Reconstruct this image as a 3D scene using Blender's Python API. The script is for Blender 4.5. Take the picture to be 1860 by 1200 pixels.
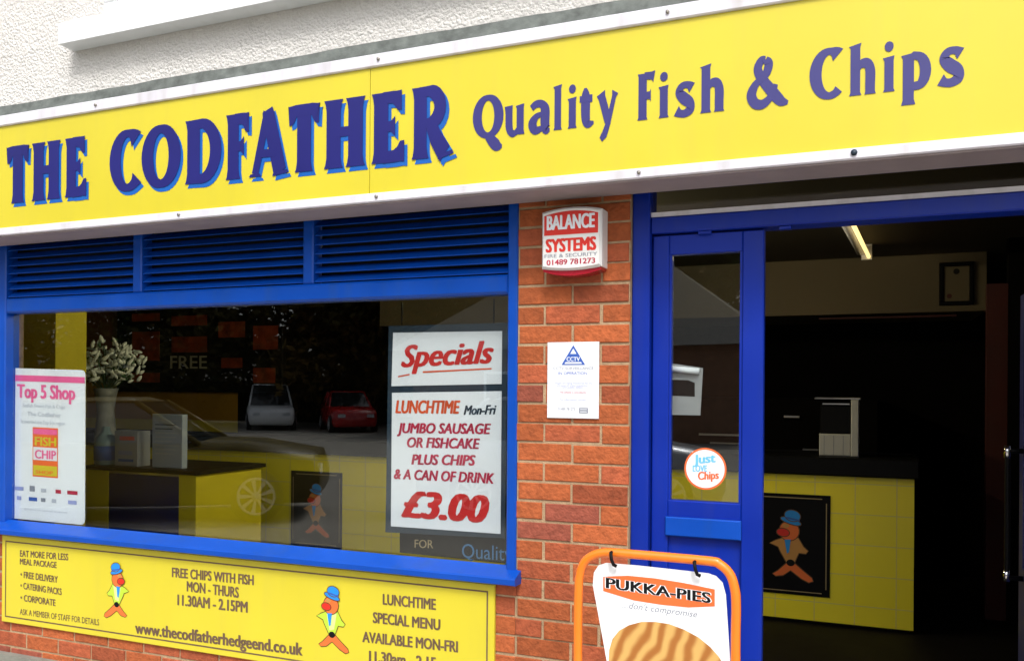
import bpy, math, random
from mathutils import Vector, Matrix, noise
random.seed(7)
for o in list(bpy.data.objects): bpy.data.objects.remove(o)
S = bpy.context.scene
COL = S.collection
R = math.radians

# ---------------------------------------------------------------- camera
F = 1566.0; TH = R(22.5); ROLL = 0.0069; CX, CY = 930.0, 708.0
CAM = Vector((1.27, -3.12, 1.60))
FW = Vector((-math.sin(TH), math.cos(TH), 0)); RT = Vector((math.cos(TH), math.sin(TH), 0)); UP = Vector((0, 0, 1))
cX = (RT + ROLL*UP).normalized(); cY = (UP - ROLL*RT).normalized()
cd = bpy.data.cameras.new('camera'); cam = bpy.data.objects.new('camera', cd); COL.objects.link(cam)
cd.sensor_fit = 'HORIZONTAL'; cd.sensor_width = 36; cd.lens = 36*F/1860
cd.shift_y = (CY-600)/1860; cd.clip_start = 0.05; cd.clip_end = 500
cam.matrix_world = Matrix(((cX.x, cY.x, -FW.x, CAM.x), (cX.y, cY.y, -FW.y, CAM.y), (cX.z, cY.z, -FW.z, CAM.z), (0, 0, 0, 1)))
S.camera = cam

def at(u, v, Y):
    "point of the plane y=Y seen at photo pixel u,v"
    d = FW + (u-CX)/F*cX - (v-CY)/F*cY
    return CAM + d*((Y-CAM.y)/d.y)

def mir(u, Z, z=0.0):
    "point in front of the shop that the glass shows at photo column u"
    d = FW + (u-CX)/F*RT
    p = CAM + d*Z
    return Vector((p.x, 0.10-p.y, z))

# ---------------------------------------------------------------- sky, sun
SUN_EL, SUN_AZ = R(52), R(205)      # azimuth measured so that the sun stands in front of the shop, a little right
W = bpy.data.worlds.new('World'); S.world = W; W.use_nodes = True
nt = W.node_tree; bg = nt.nodes['Background']
sky = nt.nodes.new('ShaderNodeTexSky'); sky.sky_type = 'NISHITA'; sky.sun_disc = False
sky.sun_elevation = SUN_EL; sky.air_density = 1.0; sky.dust_density = 4.0; sky.ozone_density = 1.0
sd = Vector((0.30, -0.80, 0)).normalized()*math.cos(SUN_EL) + Vector((0, 0, math.sin(SUN_EL)))
sky.sun_rotation = math.atan2(sd.x, sd.y)
hs = nt.nodes.new('ShaderNodeHueSaturation'); hs.inputs['Saturation'].default_value = 0.35
nt.links.new(sky.outputs[0], hs.inputs['Color']); nt.links.new(hs.outputs[0], bg.inputs[0]); bg.inputs[1].default_value = 0.15
sl = bpy.data.lights.new('sun', 'SUN'); sl.energy = 1.5; sl.angle = R(14); sl.color = (1, 0.97, 0.92)
so = bpy.data.objects.new('sun', sl); COL.objects.link(so); so.rotation_euler = sd.to_track_quat('Z', 'Y').to_euler()
S.view_settings.view_transform = 'Standard'; S.view_settings.look = 'None'; S.view_settings.gamma = 1
S.view_settings.exposure = 0.62

# ---------------------------------------------------------------- materials
def lin(c): return tuple((x/255/12.92 if x/255 < .04045 else ((x/255+.055)/1.055)**2.4) for x in c)
MATS = {}
def mat(name, col, rough=.5, metal=0, var=.06, vs=6, bump=0, bs=60, spec=.5, coat=0, emit=None, es=0, streak=0, dirt=(.25, .22, .14)):
    m = bpy.data.materials.new(name); m.use_nodes = True; n = m.node_tree; b = n.nodes['Principled BSDF']
    b.inputs['Roughness'].default_value = rough; b.inputs['Metallic'].default_value = metal
    b.inputs['Specular IOR Level'].default_value = spec; b.inputs['Coat Weight'].default_value = coat
    tc = n.nodes.new('ShaderNodeTexCoord')
    if var:
        nz = n.nodes.new('ShaderNodeTexNoise'); nz.inputs['Scale'].default_value = vs; nz.inputs['Detail'].default_value = 6
        n.links.new(tc.outputs['Object'], nz.inputs['Vector'])
        mr = n.nodes.new('ShaderNodeMapRange'); mr.inputs['From Min'].default_value = .25; mr.inputs['From Max'].default_value = .75
        mr.inputs['To Min'].default_value = 1-var; mr.inputs['To Max'].default_value = 1+var
        n.links.new(nz.outputs[0], mr.inputs[0])
        mx = n.nodes.new('ShaderNodeVectorMath'); mx.operation = 'SCALE'; mx.inputs[0].default_value = col
        n.links.new(mr.outputs[0], mx.inputs['Scale']); n.links.new(mx.outputs[0], b.inputs['Base Color'])
        rr = n.nodes.new('ShaderNodeMapRange'); rr.inputs['To Min'].default_value = max(0, rough-.08); rr.inputs['To Max'].default_value = min(1, rough+.12)
        n.links.new(nz.outputs[0], rr.inputs[0]); n.links.new(rr.outputs[0], b.inputs['Roughness'])
    else: b.inputs['Base Color'].default_value = (*col, 1)
    if streak:
        mp_ = n.nodes.new('ShaderNodeMapping'); mp_.inputs['Scale'].default_value = (9, 9, 1.1); s3 = n.nodes.new('ShaderNodeTexNoise'); s3.inputs['Scale'].default_value = 1.6; s3.inputs['Detail'].default_value = 5
        n.links.new(tc.outputs['Object'], mp_.inputs[0]); n.links.new(mp_.outputs[0], s3.inputs['Vector']); m3 = n.nodes.new('ShaderNodeMapRange'); m3.inputs['From Min'].default_value = .5; m3.inputs['From Max'].default_value = .78; m3.inputs['To Max'].default_value = streak
        n.links.new(s3.outputs[0], m3.inputs[0]); mc = n.nodes.new('ShaderNodeMix'); mc.data_type = 'RGBA'; mc.inputs[7].default_value = (*dirt, 1)
        n.links.new(m3.outputs[0], mc.inputs[0]); n.links.new(mx.outputs[0], mc.inputs[6]); n.links.new(mc.outputs[2], b.inputs['Base Color'])
    if bump:
        z2 = n.nodes.new('ShaderNodeTexNoise'); z2.inputs['Scale'].default_value = bs; z2.inputs['Detail'].default_value = 5
        n.links.new(tc.outputs['Object'], z2.inputs['Vector'])
        bp = n.nodes.new('ShaderNodeBump'); bp.inputs['Strength'].default_value = bump; bp.inputs['Distance'].default_value = .01
        n.links.new(z2.outputs[0], bp.inputs['Height']); n.links.new(bp.outputs[0], b.inputs['Normal'])
    if emit: b.inputs['Emission Color'].default_value = (*emit, 1); b.inputs['Emission Strength'].default_value = es
    MATS[name] = m; return m

def attr_mat(name, attr, rough=.85, bump=.35, bs=90, varn=.12):
    "colour comes from a per-face attribute (each brick or leaf has its own)"
    m = mat(name, (1, 1, 1), rough, var=varn, vs=25, bump=bump, bs=bs, spec=.25)
    n = m.node_tree; b = n.nodes['Principled BSDF']; a = n.nodes.new('ShaderNodeAttribute'); a.attribute_name = attr
    sc = [x for x in n.nodes if x.bl_idname == 'ShaderNodeVectorMath'][0]; n.links.new(a.outputs['Color'], sc.inputs[0]); return m

YEL = mat('yellow_panel', (.62, .53, .030), .32, streak=.06, var=.05, vs=2.2, bump=.02, bs=8)
NAVY = mat('navy_vinyl', (.006, .006, .145), .4, var=.12, vs=3)
NAVY2 = mat('slogan_vinyl', (.034, .031, .18), .4, var=.10, vs=3)
SKYB = mat('light_blue_vinyl', (.002, .10, .42), .4, var=.08, vs=4)
TRIM = mat('white_trim', (.68, .67, .74), .4, streak=.35, var=.08, vs=5, bump=.03)
SOFF = mat('soffit_paint', (.30, .25, .25), .6, var=.12, vs=7, bump=.05)
RENDER = mat('roughcast', (.92, .895, .86), .95, var=.07, vs=2.5, spec=.1)
# roughcast: pebbly bump
n = RENDER.node_tree; b = n.nodes['Principled BSDF']; tc = n.nodes.new('ShaderNodeTexCoord')
v1 = n.nodes.new('ShaderNodeTexNoise'); v1.inputs['Scale'].default_value = 36; v1.inputs['Detail'].default_value = 6; v1.inputs['Roughness'].default_value = .75
v2 = n.nodes.new('ShaderNodeTexVoronoi'); v2.inputs['Scale'].default_value = 75
ma = n.nodes.new('ShaderNodeMath'); ma.operation = 'MULTIPLY_ADD'; ma.inputs[1].default_value = -.35
bp = n.nodes.new('ShaderNodeBump'); bp.inputs['Strength'].default_value = 1.0; bp.inputs['Distance'].default_value = .026
for v in (v1, v2): n.links.new(tc.outputs['Object'], v.inputs['Vector'])
n.links.new(v2.outputs['Distance'], ma.inputs[0]); n.links.new(v1.outputs[0], ma.inputs[2]); n.links.new(ma.outputs[0], bp.inputs['Height']); n.links.new(bp.outputs[0], b.inputs['Normal'])
LEAD = mat('lead_flashing', (.115, .13, .12), .7, var=.45, vs=22, bump=.3, bs=40)
BRICK = attr_mat('brick', 'tone', .9, .8, 60, .26)
MORT = mat('mortar', (.40, .28, .17), .95, var=.18, vs=30, bump=.5, bs=160, spec=.1)
CONC = mat('concrete', (.20, .20, .17), .9, var=.2, vs=12, bump=.3)
BLUE = mat('blue_gloss', (.001, .058, .38), .34, var=.10, vs=5, bump=.08, bs=22, spec=.3, coat=.05, streak=.25, dirt=(.03, .07, .14))
BLUE_D = mat('blue_aluminium', (.001, .021, .29), .36, var=.10, vs=4, bump=.05, bs=16, spec=.3, streak=.2, dirt=(.04, .05, .14))
BLK = mat('black_matt', (.004, .004, .005), .6, var=.2, spec=.2)
BLKG = mat('black_gloss', (.003, .003, .004), .45, var=.1, spec=.12)
WHITE = mat('white_board', (.74, .77, .82), .45, var=.03, vs=3)
PAPER = mat('white_paper', (.76, .79, .84), .6, var=.04, vs=5)
UPVC = mat('upvc_white', (.80, .82, .84), .35, streak=.12, var=.03)
RED = mat('red_paint', (.52, .012, .012), .5, var=.15, vs=14)
MAG = mat('crimson_paint', (.42, .010, .05), .5, var=.22, vs=14)
ORT = mat('orange_red_paint', (.62, .07, .010), .5, var=.25, vs=10)
PINK = mat('pink_print', (.80, .12, .32), .5)
SLATE = mat('slate_frame', (.010, .026, .045), .45, var=.2)
GREYT = mat('grey_print', (.22, .24, .30), .6)
GREYL = mat('pale_grey_print', (.45, .48, .56), .6)
PURP = mat('pale_blue_print', (.30, .34, .62), .6)
BLUEP = mat('blue_print', (.03, .10, .42), .5)
CYAN = mat('cyan_print', (.15, .50, .75), .5)
BROWNT = mat('brown_print', (.13, .075, .045), .6, var=.2, vs=20)
ORANGE = mat('orange_enamel', (.90, .20, .010), .30, var=.06, coat=.3)
ORP = mat('orange_print', (.80, .14, .03), .5)
EM_OR = mat('emblem_orange', (.72, .15, .03), .5); EM_RED = mat('emblem_red', (.62, .02, .01), .5)
EM_HAT = mat('emblem_blue', (.01, .24, .72), .5); EM_GRN = mat('emblem_green', (.45, .66, .04), .5)
EM_LG = mat('emblem_pale_green', (.62, .80, .25), .5); EM_TAN = mat('emblem_tan', (.50, .24, .06), .5)
GOLD = mat('gold_line', (.32, .24, .12), .5)
REDL = mat('alarm_lens', (.35, .006, .02), .25, coat=.4)
ALW = mat('alarm_plastic', (.74, .74, .73), .35, var=.04)
STEEL = mat('stainless', (.50, .50, .52), .3, metal=.9, var=.15)
CHROME = mat('chrome', (.8, .8, .82), .12, metal=1, var=0)
ALU = mat('aluminium_screw', (.30, .28, .25), .5, metal=.6)
WALLY = mat('interior_yellow', (.70, .58, .015), .6, var=.06, vs=3)
WALLR = mat('interior_redbrown', (.20, .07, .02), .7, var=.35, vs=2)
WALLB = mat('interior_ochre', (.45, .24, .02), .7, var=.25, vs=2)
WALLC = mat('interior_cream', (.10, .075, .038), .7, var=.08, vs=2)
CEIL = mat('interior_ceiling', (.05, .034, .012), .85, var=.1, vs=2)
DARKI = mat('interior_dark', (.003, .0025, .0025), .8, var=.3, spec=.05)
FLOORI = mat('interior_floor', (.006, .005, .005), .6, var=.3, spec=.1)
LAMIN = mat('blue_laminate', (.010, .014, .12), .4, var=.1)
DRED = mat('dark_red_paint', (.045, .003, .002), .7, var=.2)
GLOWT = mat('lit_tube', (.9, .9, .8), .5, var=0, emit=(.80, .58, .22), es=1.3)
GLOW_ADDED = mat('added_fill_tube', (.9, .9, .8), .5, var=0, emit=(1, .88, .52), es=170)  # strong glow for the added tube hidden behind the louvres, lifts the counter
PHOTOF = mat('food_photo', (.34, .05, .014), .5, var=.7, vs=9)
GREEN = mat('leaf_green', (.05, .12, .05), .6, var=.3)
PETAL = mat('dried_petal', (.80, .84, .80), .7, var=.2, vs=30)
ASPH = mat('asphalt', (.30, .28, .235), .9, var=.15, vs=1.2, bump=.3, bs=80)
PAVE = mat('paving', (.38, .36, .32), .9, var=.12, vs=3, bump=.3, bs=60)
LEAF = attr_mat('leaves', 'tone', .6, 0, 10, .15)
BARK = mat('bark', (.07, .05, .035), .9, var=.3, bump=.5)
ROOF = mat('roof_tile', (.20, .19, .165), .85, var=.2, vs=8, bump=.4)
HBRICK = mat('house_brick', (.28, .15, .09), .9, var=.2)
TYRE = mat('tyre', (.02, .02, .02), .8)
# tiled counter front
TILE = mat('yellow_tiles', (.85, .72, .02), .4, var=.05, vs=3)
n = TILE.node_tree; b = n.nodes['Principled BSDF']; tc = n.nodes.new('ShaderNodeTexCoord'); mp = n.nodes.new('ShaderNodeMapping')
mp.inputs['Rotation'].default_value = (R(90), 0, 0); mp.inputs['Location'].default_value = (.06, .0, 0)
br = n.nodes.new('ShaderNodeTexBrick'); br.offset = 0; br.inputs['Scale'].default_value = 1; br.inputs['Brick Width'].default_value = .25; br.inputs['Row Height'].default_value = .20
br.inputs['Mortar Size'].default_value = .0035; br.inputs['Color1'].default_value = (.88, .75, .018, 1); br.inputs['Color2'].default_value = (.84, .73, .03, 1); br.inputs['Mortar'].default_value = (.66, .58, .16, 1)
n.links.new(tc.outputs['Object'], mp.inputs[0]); n.links.new(mp.outputs[0], br.inputs['Vector']); n.links.new(br.outputs['Color'], b.inputs['Base Color'])
# printed pie crust
PIE = mat('pie_crust', (.6, .35, .12), .5)
n = PIE.node_tree; b = n.nodes['Principled BSDF']; tc = n.nodes.new('ShaderNodeTexCoord'); wv = n.nodes.new('ShaderNodeTexWave')
wv.bands_direction = 'X'; wv.inputs['Scale'].default_value = 6.5; wv.inputs['Distortion'].default_value = 5.0; wv.inputs['Detail'].default_value = 1.5; wv.inputs['Detail Scale'].default_value = 1.3
cr = n.nodes.new('ShaderNodeValToRGB'); cr.color_ramp.interpolation = 'EASE'; cr.color_ramp.elements[0].color = (.36, .13, .022, 1); cr.color_ramp.elements[1].color = (.62, .37, .11, 1)
mp = n.nodes.new('ShaderNodeMapping'); mp.inputs['Rotation'].default_value = (0, R(-22), 0)
n.links.new(tc.outputs['Object'], mp.inputs[0]); n.links.new(mp.outputs[0], wv.inputs['Vector']); n.links.new(wv.outputs[0], cr.inputs[0]); n.links.new(cr.outputs[0], b.inputs['Base Color'])

def glass_mat(name, refl=1.0, tint=(.93, .95, .94), ior=1.5, rough=0.0):
    m = bpy.data.materials.new(name); m.use_nodes = True; n = m.node_tree; n.nodes.clear()
    out = n.nodes.new('ShaderNodeOutputMaterial'); mx = n.nodes.new('ShaderNodeMixShader')
    tr = n.nodes.new('ShaderNodeBsdfTransparent'); tr.inputs[0].default_value = (*tint, 1)
    gl = n.nodes.new('ShaderNodeBsdfGlossy'); gl.inputs['Roughness'].default_value = rough; gl.inputs[0].default_value = (.95, .97, 1, 1)
    fr = n.nodes.new('ShaderNodeFresnel'); ge = n.nodes.new('ShaderNodeNewGeometry'); io = n.nodes.new('ShaderNodeMapRange'); io.inputs['To Min'].default_value = ior; io.inputs['To Max'].default_value = 1/ior
    n.links.new(ge.outputs['Backfacing'], io.inputs[0]); n.links.new(io.outputs[0], fr.inputs[0])
    mu = n.nodes.new('ShaderNodeMath'); mu.operation = 'MULTIPLY'; mu.inputs[1].default_value = refl; mu.use_clamp = True
    # slight unevenness of float glass
    tcg = n.nodes.new('ShaderNodeTexCoord'); nz = n.nodes.new('ShaderNodeTexNoise'); nz.inputs['Scale'].default_value = 1.3; nz.inputs['Detail'].default_value = 0
    bp = n.nodes.new('ShaderNodeBump'); bp.inputs['Strength'].default_value = .06; bp.inputs['Distance'].default_value = .02
    n.links.new(tcg.outputs['Object'], nz.inputs['Vector']); n.links.new(nz.outputs[0], bp.inputs['Height']); n.links.new(bp.outputs[0], gl.inputs['Normal'])
    n.links.new(fr.outputs[0], mu.inputs[0]); n.links.new(mu.outputs[0], mx.inputs[0])
    n.links.new(tr.outputs[0], mx.inputs[1]); n.links.new(gl.outputs[0], mx.inputs[2]); n.links.new(mx.outputs[0], out.inputs[0])
    return m
GLASS = glass_mat('window_glass', 1.6)
GLASSD = glass_mat('door_glass', 1.6)
GLASST = glass_mat('fanlight_glass', 1.8)
CARGL = mat('car_glass', (.015, .02, .022), .06, var=0, spec=.8)

# ---------------------------------------------------------------- mesh builder
class MB:
    def __init__(s, M=None): s.v = []; s.f = []; s.m = []; s.mats = []; s.M = M; s.tone = []; s.t = None; s.sm = []; s.smooth = False
    def mi(s, m):
        if m not in s.mats: s.mats.append(m)
        return s.mats.index(m)
    def add(s, vs, fs, m):
        k = len(s.v); i = s.mi(m)
        s.v += [(s.M @ Vector(p)) if s.M else Vector(p) for p in vs]
        for f in fs: s.f.append([k+j for j in f]); s.m.append(i); s.tone.append(s.t); s.sm.append(s.smooth)
    def box(s, x0, x1, y0, y1, z0, z1, m, ch=0):
        if ch <= 0:
            s.add([(x0,y0,z0),(x1,y0,z0),(x1,y1,z0),(x0,y1,z0),(x0,y0,z1),(x1,y0,z1),(x1,y1,z1),(x0,y1,z1)],
                  [(0,1,5,4),(1,2,6,5),(2,3,7,6),(3,0,4,7),(4,5,6,7),(3,2,1,0)], m); return
        c = ch  # chamfer round the front (-y) face
        a = [(x0,z0),(x1,z0),(x1,z1),(x0,z1)]; bb = [(x0+c,z0+c),(x1-c,z0+c),(x1-c,z1-c),(x0+c,z1-c)]
        vs = [(x,y1,z) for x,z in a]+[(x,y0+c,z) for x,z in a]+[(x,y0,z) for x,z in bb]
        fs = [(3,2,1,0),(8,9,10,11)]+[(i,(i+1)%4,4+(i+1)%4,4+i) for i in range(4)]+[(4+i,4+(i+1)%4,8+(i+1)%4,8+i) for i in range(4)]
        s.add(vs, fs, m)
    def flat(s, pts, y, m): s.add([(p[0], y, p[1]) for p in pts], [tuple(range(len(pts)))], m)
    def rect(s, x0, x1, z0, z1, y, m): s.flat([(x0,z0),(x1,z0),(x1,z1),(x0,z1)], y, m)
    def slab(s, pts, y0, y1, m):
        n = len(pts); vs = [(p[0], y0, p[1]) for p in pts]+[(p[0], y1, p[1]) for p in pts]
        s.add(vs, [tuple(range(n)), tuple(range(2*n-1, n-1, -1))]+[(i, n+i, n+(i+1) % n, (i+1) % n) for i in range(n)], m)
    def ell(s, cx, cz, rx, rz, y, m, n=28, a0=0, a1=360):
        full = a1-a0 == 360; k = n if full else n+1
        s.flat([(cx+rx*math.cos(R(a0+(a1-a0)*i/n)), cz+rz*math.sin(R(a0+(a1-a0)*i/n))) for i in range(k)], y, m)
    def tube(s, path, r, m, n=10, closed=False):
        path = [Vector(p) for p in path]; N = len(path); vs = []; fs = []; up = None
        rr = r if isinstance(r, (list, tuple)) else [r]*N
        for i, p in enumerate(path):
            a = path[(i-1) % N] if (i or closed) else p; c = path[(i+1) % N] if (i < N-1 or closed) else p
            t = (c-a).normalized()
            if up is None: up = t.orthogonal().normalized()
            up = (up - t*up.dot(t)).normalized(); sd_ = t.cross(up)
            for k in range(n):
                an = 2*math.pi*k/n; vs.append(p+(up*math.cos(an)+sd_*math.sin(an))*rr[i])
        for i in range(N if closed else N-1):
            j = (i+1) % N
            for k in range(n): fs.append((i*n+k, i*n+(k+1) % n, j*n+(k+1) % n, j*n+k))
        if not closed: fs += [tuple(range(n-1, -1, -1)), tuple(range((N-1)*n, N*n))]
        sm = s.smooth; s.smooth = True; s.add(vs, fs, m); s.smooth = sm
    def build(s, name, parent=None, loc=None):
        me = bpy.data.meshes.new(name); o0 = Vector(loc) if loc else Vector((0, 0, 0))
        me.from_pydata([tuple(p-o0) for p in s.v], [], s.f)
        for m in s.mats: me.materials.append(m)
        me.polygons.foreach_set('material_index', s.m); me.polygons.foreach_set('use_smooth', s.sm)
        if any(t is not None for t in s.tone):
            a = me.attributes.new('tone', 'FLOAT_COLOR', 'FACE')
            for i, t in enumerate(s.tone): a.data[i].color = (*(t or (1, 1, 1)), 1)
        me.update(); o = bpy.data.objects.new(name, me); COL.objects.link(o); o.location = o0
        if parent: o.parent = parent; o.matrix_parent_inverse = PI_(parent)
        return o
def wloc(o):
    M = Matrix.Translation(o.location)
    return (wloc(o.parent) @ o.matrix_parent_inverse @ M) if o.parent else M
def PI_(p): return wloc(p).inverted()
def thing(name, label, cat, loc=(0, 0, 0), group=None):
    o = bpy.data.objects.new(name, None); COL.objects.link(o); o.location = loc; o.empty_display_size = .1
    return tag(o, label, cat, group)
def tag(o, label=None, cat=None, group=None, kind=None):
    if label: o['label'] = label
    if cat: o['category'] = cat
    if group: o['group'] = group
    if kind: o['kind'] = kind
    return o

# ---------------------------------------------------------------- lettering
_tc = {}
def text_tris(s, bold=0.0, shear=0.0):
    k = (s, bold, shear)
    if k in _tc: return _tc[k]
    c = bpy.data.curves.new('t', 'FONT'); c.body = s; c.size = 1; c.shear = shear; c.resolution_u = 3; c.dimensions = '2D'; c.fill_mode = 'FRONT'
    o = bpy.data.objects.new('t', c); COL.objects.link(o); bpy.context.view_layer.update()
    me = bpy.data.meshes.new_from_object(o.evaluated_get(bpy.context.evaluated_depsgraph_get()))
    vs = [(v.co.x, v.co.y) for v in me.vertices]; fs = [tuple(p.vertices) for p in me.polygons]
    bpy.data.objects.remove(o); bpy.data.curves.remove(c); bpy.data.meshes.remove(me)
    n0 = len(vs); V = [(a, b_, 0) for a, b_ in vs]; Fs = list(fs)
    if bold:
        nb = max(1, math.ceil(bold/.02)); q = 0
        for i in range(-nb, nb+1):
            if i == 0: continue
            q += 1; V += [(a+bold*i/nb, b_+bold*.5*(q % 2), q) for a, b_ in vs]; Fs += [tuple(n0*q+j for j in f) for f in fs]
    _tc[k] = (V, Fs); return V, Fs
def text(mb, s, p0, p1, cap, y, m, bold=0.0, shear=0.0, jitter=0):
    "write s so it spans from p0=(x,z) to p1=(x,z) on its baseline, tallest letter = cap"
    vs, fs = text_tris(s, bold, shear)
    x0 = min(v[0] for v in vs); x1 = max(v[0] for v in vs); h = max(v[1] for v in vs)
    L = p1[0]-p0[0]; dz = p1[1]-p0[1]
    out = []
    for a, b_, q in vs:
        t = (a-x0)/(x1-x0); out.append((p0[0]+L*t, y-.00006*q, p0[1]+dz*t+cap*b_/h))
    mb.add(out, [f for f in fs], m)
def textpx(mb, s, u0, v0, u1, v1, cappx, Y, m, **k):
    a = at(u0, v0, Y); b_ = at(u1, v1, Y); c = at((u0+u1)/2, (v0+v1)/2, Y); d = at((u0+u1)/2, (v0+v1)/2-cappx, Y)
    text(mb, s, (a.x, a.z), (b_.x, b_.z), d.z-c.z, Y, m, **k)

# painted stroke glyphs for the shop name (flared, thick and thin) on a unit cap height
def spl(pts, n=6):
    out = []
    P = [pts[0]]+list(pts)+[pts[-1]]
    for i in range(1, len(P)-2):
        for k in range(n):
            t = k/n; q = []
            for j in range(3):
                a, b_, c, d = P[i-1][j], P[i][j], P[i+1][j], P[i+2][j]
                q.append(.5*((2*b_)+(-a+c)*t+(2*a-5*b_+4*c-d)*t*t+(-a+3*b_-3*c+d)*t**3))
            out.append(tuple(q))
    out.append(pts[-1]); return out
def ribbon(pts):
    L = []; Rr = []
    for i, p in enumerate(pts):
        cl = math.hypot(pts[0][0]-pts[-1][0], pts[0][1]-pts[-1][1]) < 1e-4; N_ = len(pts)
        a = pts[i-1] if i else (pts[-2] if cl else pts[0]); c = pts[i+1] if i < N_-1 else (pts[1] if cl else pts[-1]); dx, dy = c[0]-a[0], c[1]-a[1]; l = math.hypot(dx, dy) or 1
        nx, ny = -dy/l, dx/l; L.append((p[0]+nx*p[2]/2, p[1]+ny*p[2]/2)); Rr.append((p[0]-nx*p[2]/2, p[1]-ny*p[2]/2))
    return L, Rr
def stem(x, w, y0=0, y1=1, fl=1.35):
    h = y1-y0; return [(x, y0, w*fl), (x, y0+.05*h, w*(1+(fl-1)*.45)), (x, y0+.16*h, w), (x, y1-.16*h, w), (x, y1-.05*h, w*(1+(fl-1)*.45)), (x, y1, w*fl)]
def arcs(cx, cy, rx, ry, a0, a1, wt, wn, n=22, end=None):
    o = []
    for i in range(n+1):
        a = R(a0+(a1-a0)*i/n); o.append((cx+rx*math.cos(a), cy+ry*math.sin(a), wn+(wt-wn)*abs(math.cos(a))**1.3))
    if end:
        for j, w in enumerate(end[0]): o[j] = (*o[j][:2], w)
        for j, w in enumerate(end[1]): o[-1-j] = (*o[-1-j][:2], w)
    return o
w = .285
BIG = {  # letter: (width, strokes)
 'T': (.68, [stem(.34, w, 0, .99, 1.3), [(0.0, .85, .27), (.035, .852, .27), (.09, .885, .22), (.16, .915, .165), (.52, .915, .165), (.59, .885, .22), (.645, .852, .27), (.68, .85, .27)]]),
 'H': (.80, [stem(.16, w), stem(.64, w), [(.2, .52, .13), (.6, .52, .13)]]),
 'E': (.66, [stem(.16, w), [(.2, .925, .15), (.42, .92, .16), (.50, .90, .20), (.56, .87, .26), (.61, .87, .26)], [(.2, .51, .13), (.38, .51, .14), (.47, .51, .26)], [(.2, .075, .15), (.44, .08, .16), (.55, .105, .20), (.62, .14, .28), (.67, .14, .28)]]),
 'F': (.62, [stem(.16, w), [(.2, .925, .15), (.42, .92, .16), (.50, .90, .20), (.56, .86, .28), (.61, .86, .28)], [(.2, .50, .13), (.38, .50, .14), (.47, .50, .27)]]),
 'C': (.78, [arcs(.44, .5, .32, .445, 48, 318, .26, .11, 26, ([.30, .24, .18], [.26, .2, .16]))]),
 'O': (.92, [arcs(.46, .5, .335, .44, 0, 360, .265, .12, 36)]),
 'D': (.86, [stem(.16, w), [(.12, .93, .13)]+[(.34+.37*math.cos(R(a)), .5+.435*math.sin(R(a)), .13+.125*abs(math.cos(R(a)))**1.2) for a in range(84, -85, -12)]+[(.12, .07, .13)]]),
 'A': (.92, [[(.13, 0, .29), (.13, .045, .22)], [(.13, .035, .15), (.42, .90, .17), (.44, .96, .2)], [(.44, 1.0, .24), (.47, .9, .28), (.765, .04, .29)], [(.775, 0, .37), (.77, .055, .31)], [(.26, .34, .11), (.66, .34, .11)]]),
 'R': (.92, [stem(.16, w), [(.12, .93, .13)]+[(.34+.30*math.cos(R(a)), .71+.225*math.sin(R(a)), .12+.14*abs(math.cos(R(a)))) for a in range(84, -85, -14)]+[(.22, .48, .12)], [(.40, .50, .22), (.54, .27, .26), (.755, .035, .28)], [(.78, 0, .36), (.77, .055, .31)]]),
}
v_ = .165
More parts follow.
